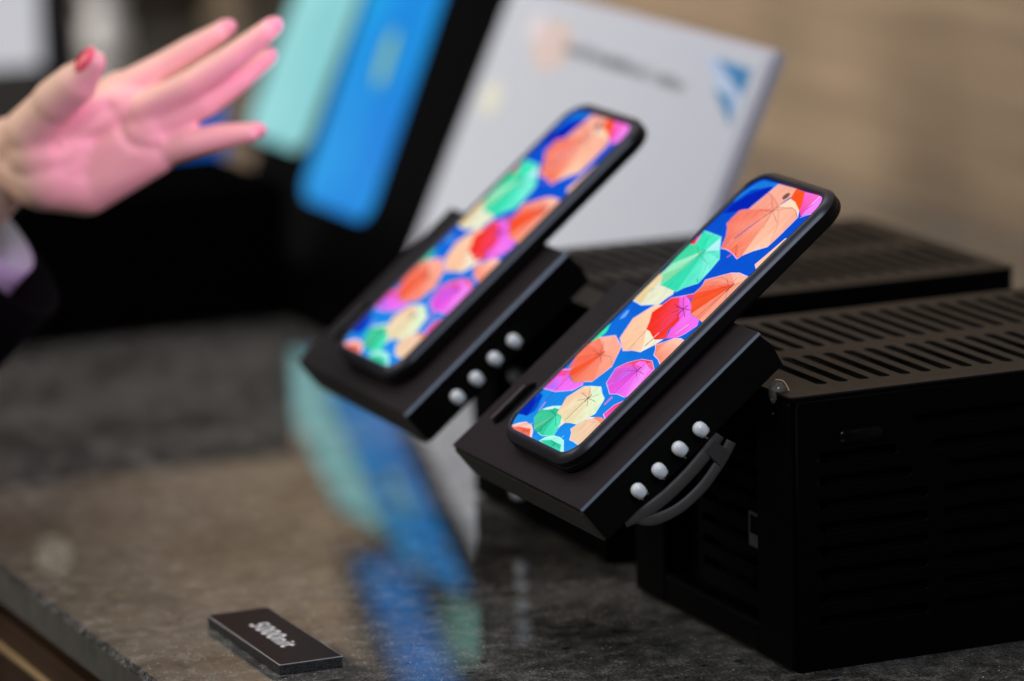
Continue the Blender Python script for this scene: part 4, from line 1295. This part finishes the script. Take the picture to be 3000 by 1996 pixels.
VD = Vector((0.383825, 0.901129, -0.201608))
person = empty('person', J['wrist'], label='open hand with red thumbnail, dark suit sleeve and white shirt cuff', cat='person')
bm = bmesh.new()
for f, rs in (('i', (.0108, .0092, .0084, .0064)), ('m', (.0100, .0086, .0078, .0064)), ('r', (.0092, .0079, .0072, .0058)), ('p', (.0093, .0084, .0075, .0058))):
    for k in range(3):
        blob(bm, J[f + str(k)], J[f + str(k + 1)], rs[k], rs[k + 1])
    blob(bm, J['wrist'] + VD * 0.002 + (J[f + '0'] - J['wrist']) * 0.12, J[f + '0'] + VD * 0.003, 0.0135, rs[0] * 1.18)
blob(bm, J['wrist'], J['tc'], 0.017, 0.0155)
blob(bm, J['tc'], J['tm'], 0.0155, 0.0120)
blob(bm, J['tm'], J['ti'], 0.0130, 0.0118)
blob(bm, J['ti'], J['tt'], 0.0115, 0.0068)
blob(bm, J['tc'] + Vector((0.004, 0, -0.006)), J['mid'] - VD * 0.002, 0.0155, 0.0125)
blob(bm, J['heel'], J['ulna'], 0.0185, 0.0175)
blob(bm, J['ulna'], J['p0'], 0.0175, 0.0125)
blob(bm, J['mid'] + VD * 0.004, J['r0'] + VD * 0.005, 0.0155, 0.0130)
blob(bm, J['mid'] + VD * 0.003, J['m0'] + VD * 0.004, 0.0155, 0.0130)
blob(bm, J['wrist'], J['heel'], 0.020, 0.019)
blob(bm, J['heel'], J['mid'], 0.0185, 0.0150)
blob(bm, (J['heel'] + J['tc']) / 2, J['mid'], 0.0175, 0.0145)
blob(bm, (J['heel'] + J['ulna']) / 2 + VD * 0.004, J['r0'] + VD * 0.002, 0.0165, 0.0125)
blob(bm, J['tc'] + VD * 0.002, (J['i0'] + J['m0']) / 2 + VD * 0.002, 0.0150, 0.0125)
blob(bm, J['ulna'], (J['p0'] + J['r0']) / 2, 0.0172, 0.0125)
blob(bm, J['wrist'], J['w2'], 0.022, 0.024)
blob(bm, J['w2'], J['w3'], 0.024, 0.031)
me = bpy.data.meshes.new('hand_src')
bm.to_mesh(me)
bm.free()
o = bpy.data.objects.new('hand_src', me)
COL.objects.link(o)
md = o.modifiers.new('r', 'REMESH')
md.mode = 'VOXEL'
md.voxel_size = 0.0011
md2 = o.modifiers.new('s', 'SMOOTH')
md2.factor = 0.7
md2.iterations = 16
dg = bpy.context.evaluated_depsgraph_get()
hm = bpy.data.meshes.new_from_object(o.evaluated_get(dg))


def crease(a, m_, c, depth, wdt):
    for v_ in hm.vertices:
        best = 1e9
        for k in range(13):
            t = k / 12
            p = a * (1 - t) ** 2 + m_ * 2 * t * (1 - t) + c * t * t
            d_ = v_.co - p
            d_ -= VD * d_.dot(VD)
            best = min(best, d_.length)
        if best < wdt * 2.5 and v_.normal.dot(VD) < 0:
            v_.co += VD * depth * math.exp(-(best / wdt) ** 2)


crease(J['i0'] + Vector((-0.006, 0, -0.008)), J['mid'] + Vector((0.006, 0, 0.016)), J['heel'] + Vector((0.010, 0, 0.014)), 0.0024, 0.0040)
crease(J['p0'] + Vector((0.002, 0, 0.002)), J['r0'] + Vector((-0.016, 0, -0.010)), J['m0'] + Vector((-0.012, 0, -0.004)), 0.0012, 0.0028)
bpy.data.objects.remove(o)
for v_ in hm.vertices:
    v_.co -= person.location
obj('body', hm, skin, person, True)
# nails
red = mat('red_nail_polish', (0.88, 0.10, 0.15), 0.25, coat=0.6)
def nail(tip, prev, side, r_, m):
    d = (tip - prev).normalized()
    s = (side - d * side.dot(d)).normalized()
    w_ = d.cross(s)
    bm = bmesh.new()
    bmesh.ops.create_uvsphere(bm, u_segments=16, v_segments=10, radius=1)
    c = tip + s * r_ * 0.62 + d * 0.001
    for v_ in bm.verts:
        p = v_.co.copy()
        v_.co = c + d * p.x * r_ * 1.35 + w_ * p.y * r_ * 0.85 + s * p.z * r_ * 0.42 - person.location
    obj('nail', bm, m, person, True)
nail(J['tt'] + (J['ti'] - J['tt']) * 0.25, J['ti'], Vector((-0.9, 0.25, 0.30)), 0.0072, red)
pinknail = mat('pink_nail', (0.84, 0.46, 0.42), 0.3, coat=0.4)
for f, r_ in (('i', .0062), ('m', .0062), ('r', .0056), ('p', .0050)):
    nail(J[f + '3'], J[f + '2'], VD * 1.0 + Vector((0.25, -0.1, 0.35)), r_, pinknail)


def sleeve(name, a, b_, ra, rb, thick, m, wav=0.0):
    d = (b_ - a).normalized()
    q = d.to_track_quat('Z', 'Y').to_matrix().to_4x4()
    M = Matrix.Translation(a - person.location) @ q
    L_ = (b_ - a).length
    n = 40
    rings = []
    for i in range(15):
        t = i / 14
        r_ = ra + (rb - ra) * t
        rings.append([M @ Vector(((r_ + wav * math.sin(3 * j * 2 * math.pi / n + 9 * t) * (0.3 + t)) * math.cos(2 * math.pi * j / n), (r_ + wav * math.cos(2 * j * 2 * math.pi / n + 7 * t)) * math.sin(2 * math.pi * j / n), L_ * t)) for j in range(n)])
    inn = [[M @ (Vector((0, 0, L_ * t)) + (M.inverted() @ p - Vector((0, 0, (M.inverted() @ p).z))) * (1 - thick / (ra + (rb - ra) * t))) for p in rings[i]] for i, t in ((14, 1.0), (7, 0.5), (0, 0.0))]
    bm = bmesh.new()
    vr = loops(bm, rings + inn, cap0=False, cap1=False)
    a0, b0 = vr[-1], vr[0]
    for i in range(n):
        bm.faces.new((a0[i], a0[(i + 1) % n], b0[(i + 1) % n], b0[i]))
    obj(name, bm, m, person, True)


ax = (J['w3'] - J['wrist']).normalized()
cc = J['wrist'] + Vector((0.009, 0.0, -0.012))
sleeve('shirt_cuff', cc + ax * 0.034, cc + ax * 0.16, 0.034, 0.039, 0.002, mat('white_cotton', (0.42, 0.44, 0.52), 0.8, var=0.06, scale=80), 0.0015)
sleeve('jacket_sleeve', cc + ax * 0.034 + Vector((0.004, 0, -0.012)), cc + ax * 0.42, 0.048, 0.064, 0.003, mat('black_wool', (0.002, 0.002, 0.0022), 0.9, spec=0.04, var=0.2, scale=150), 0.003)
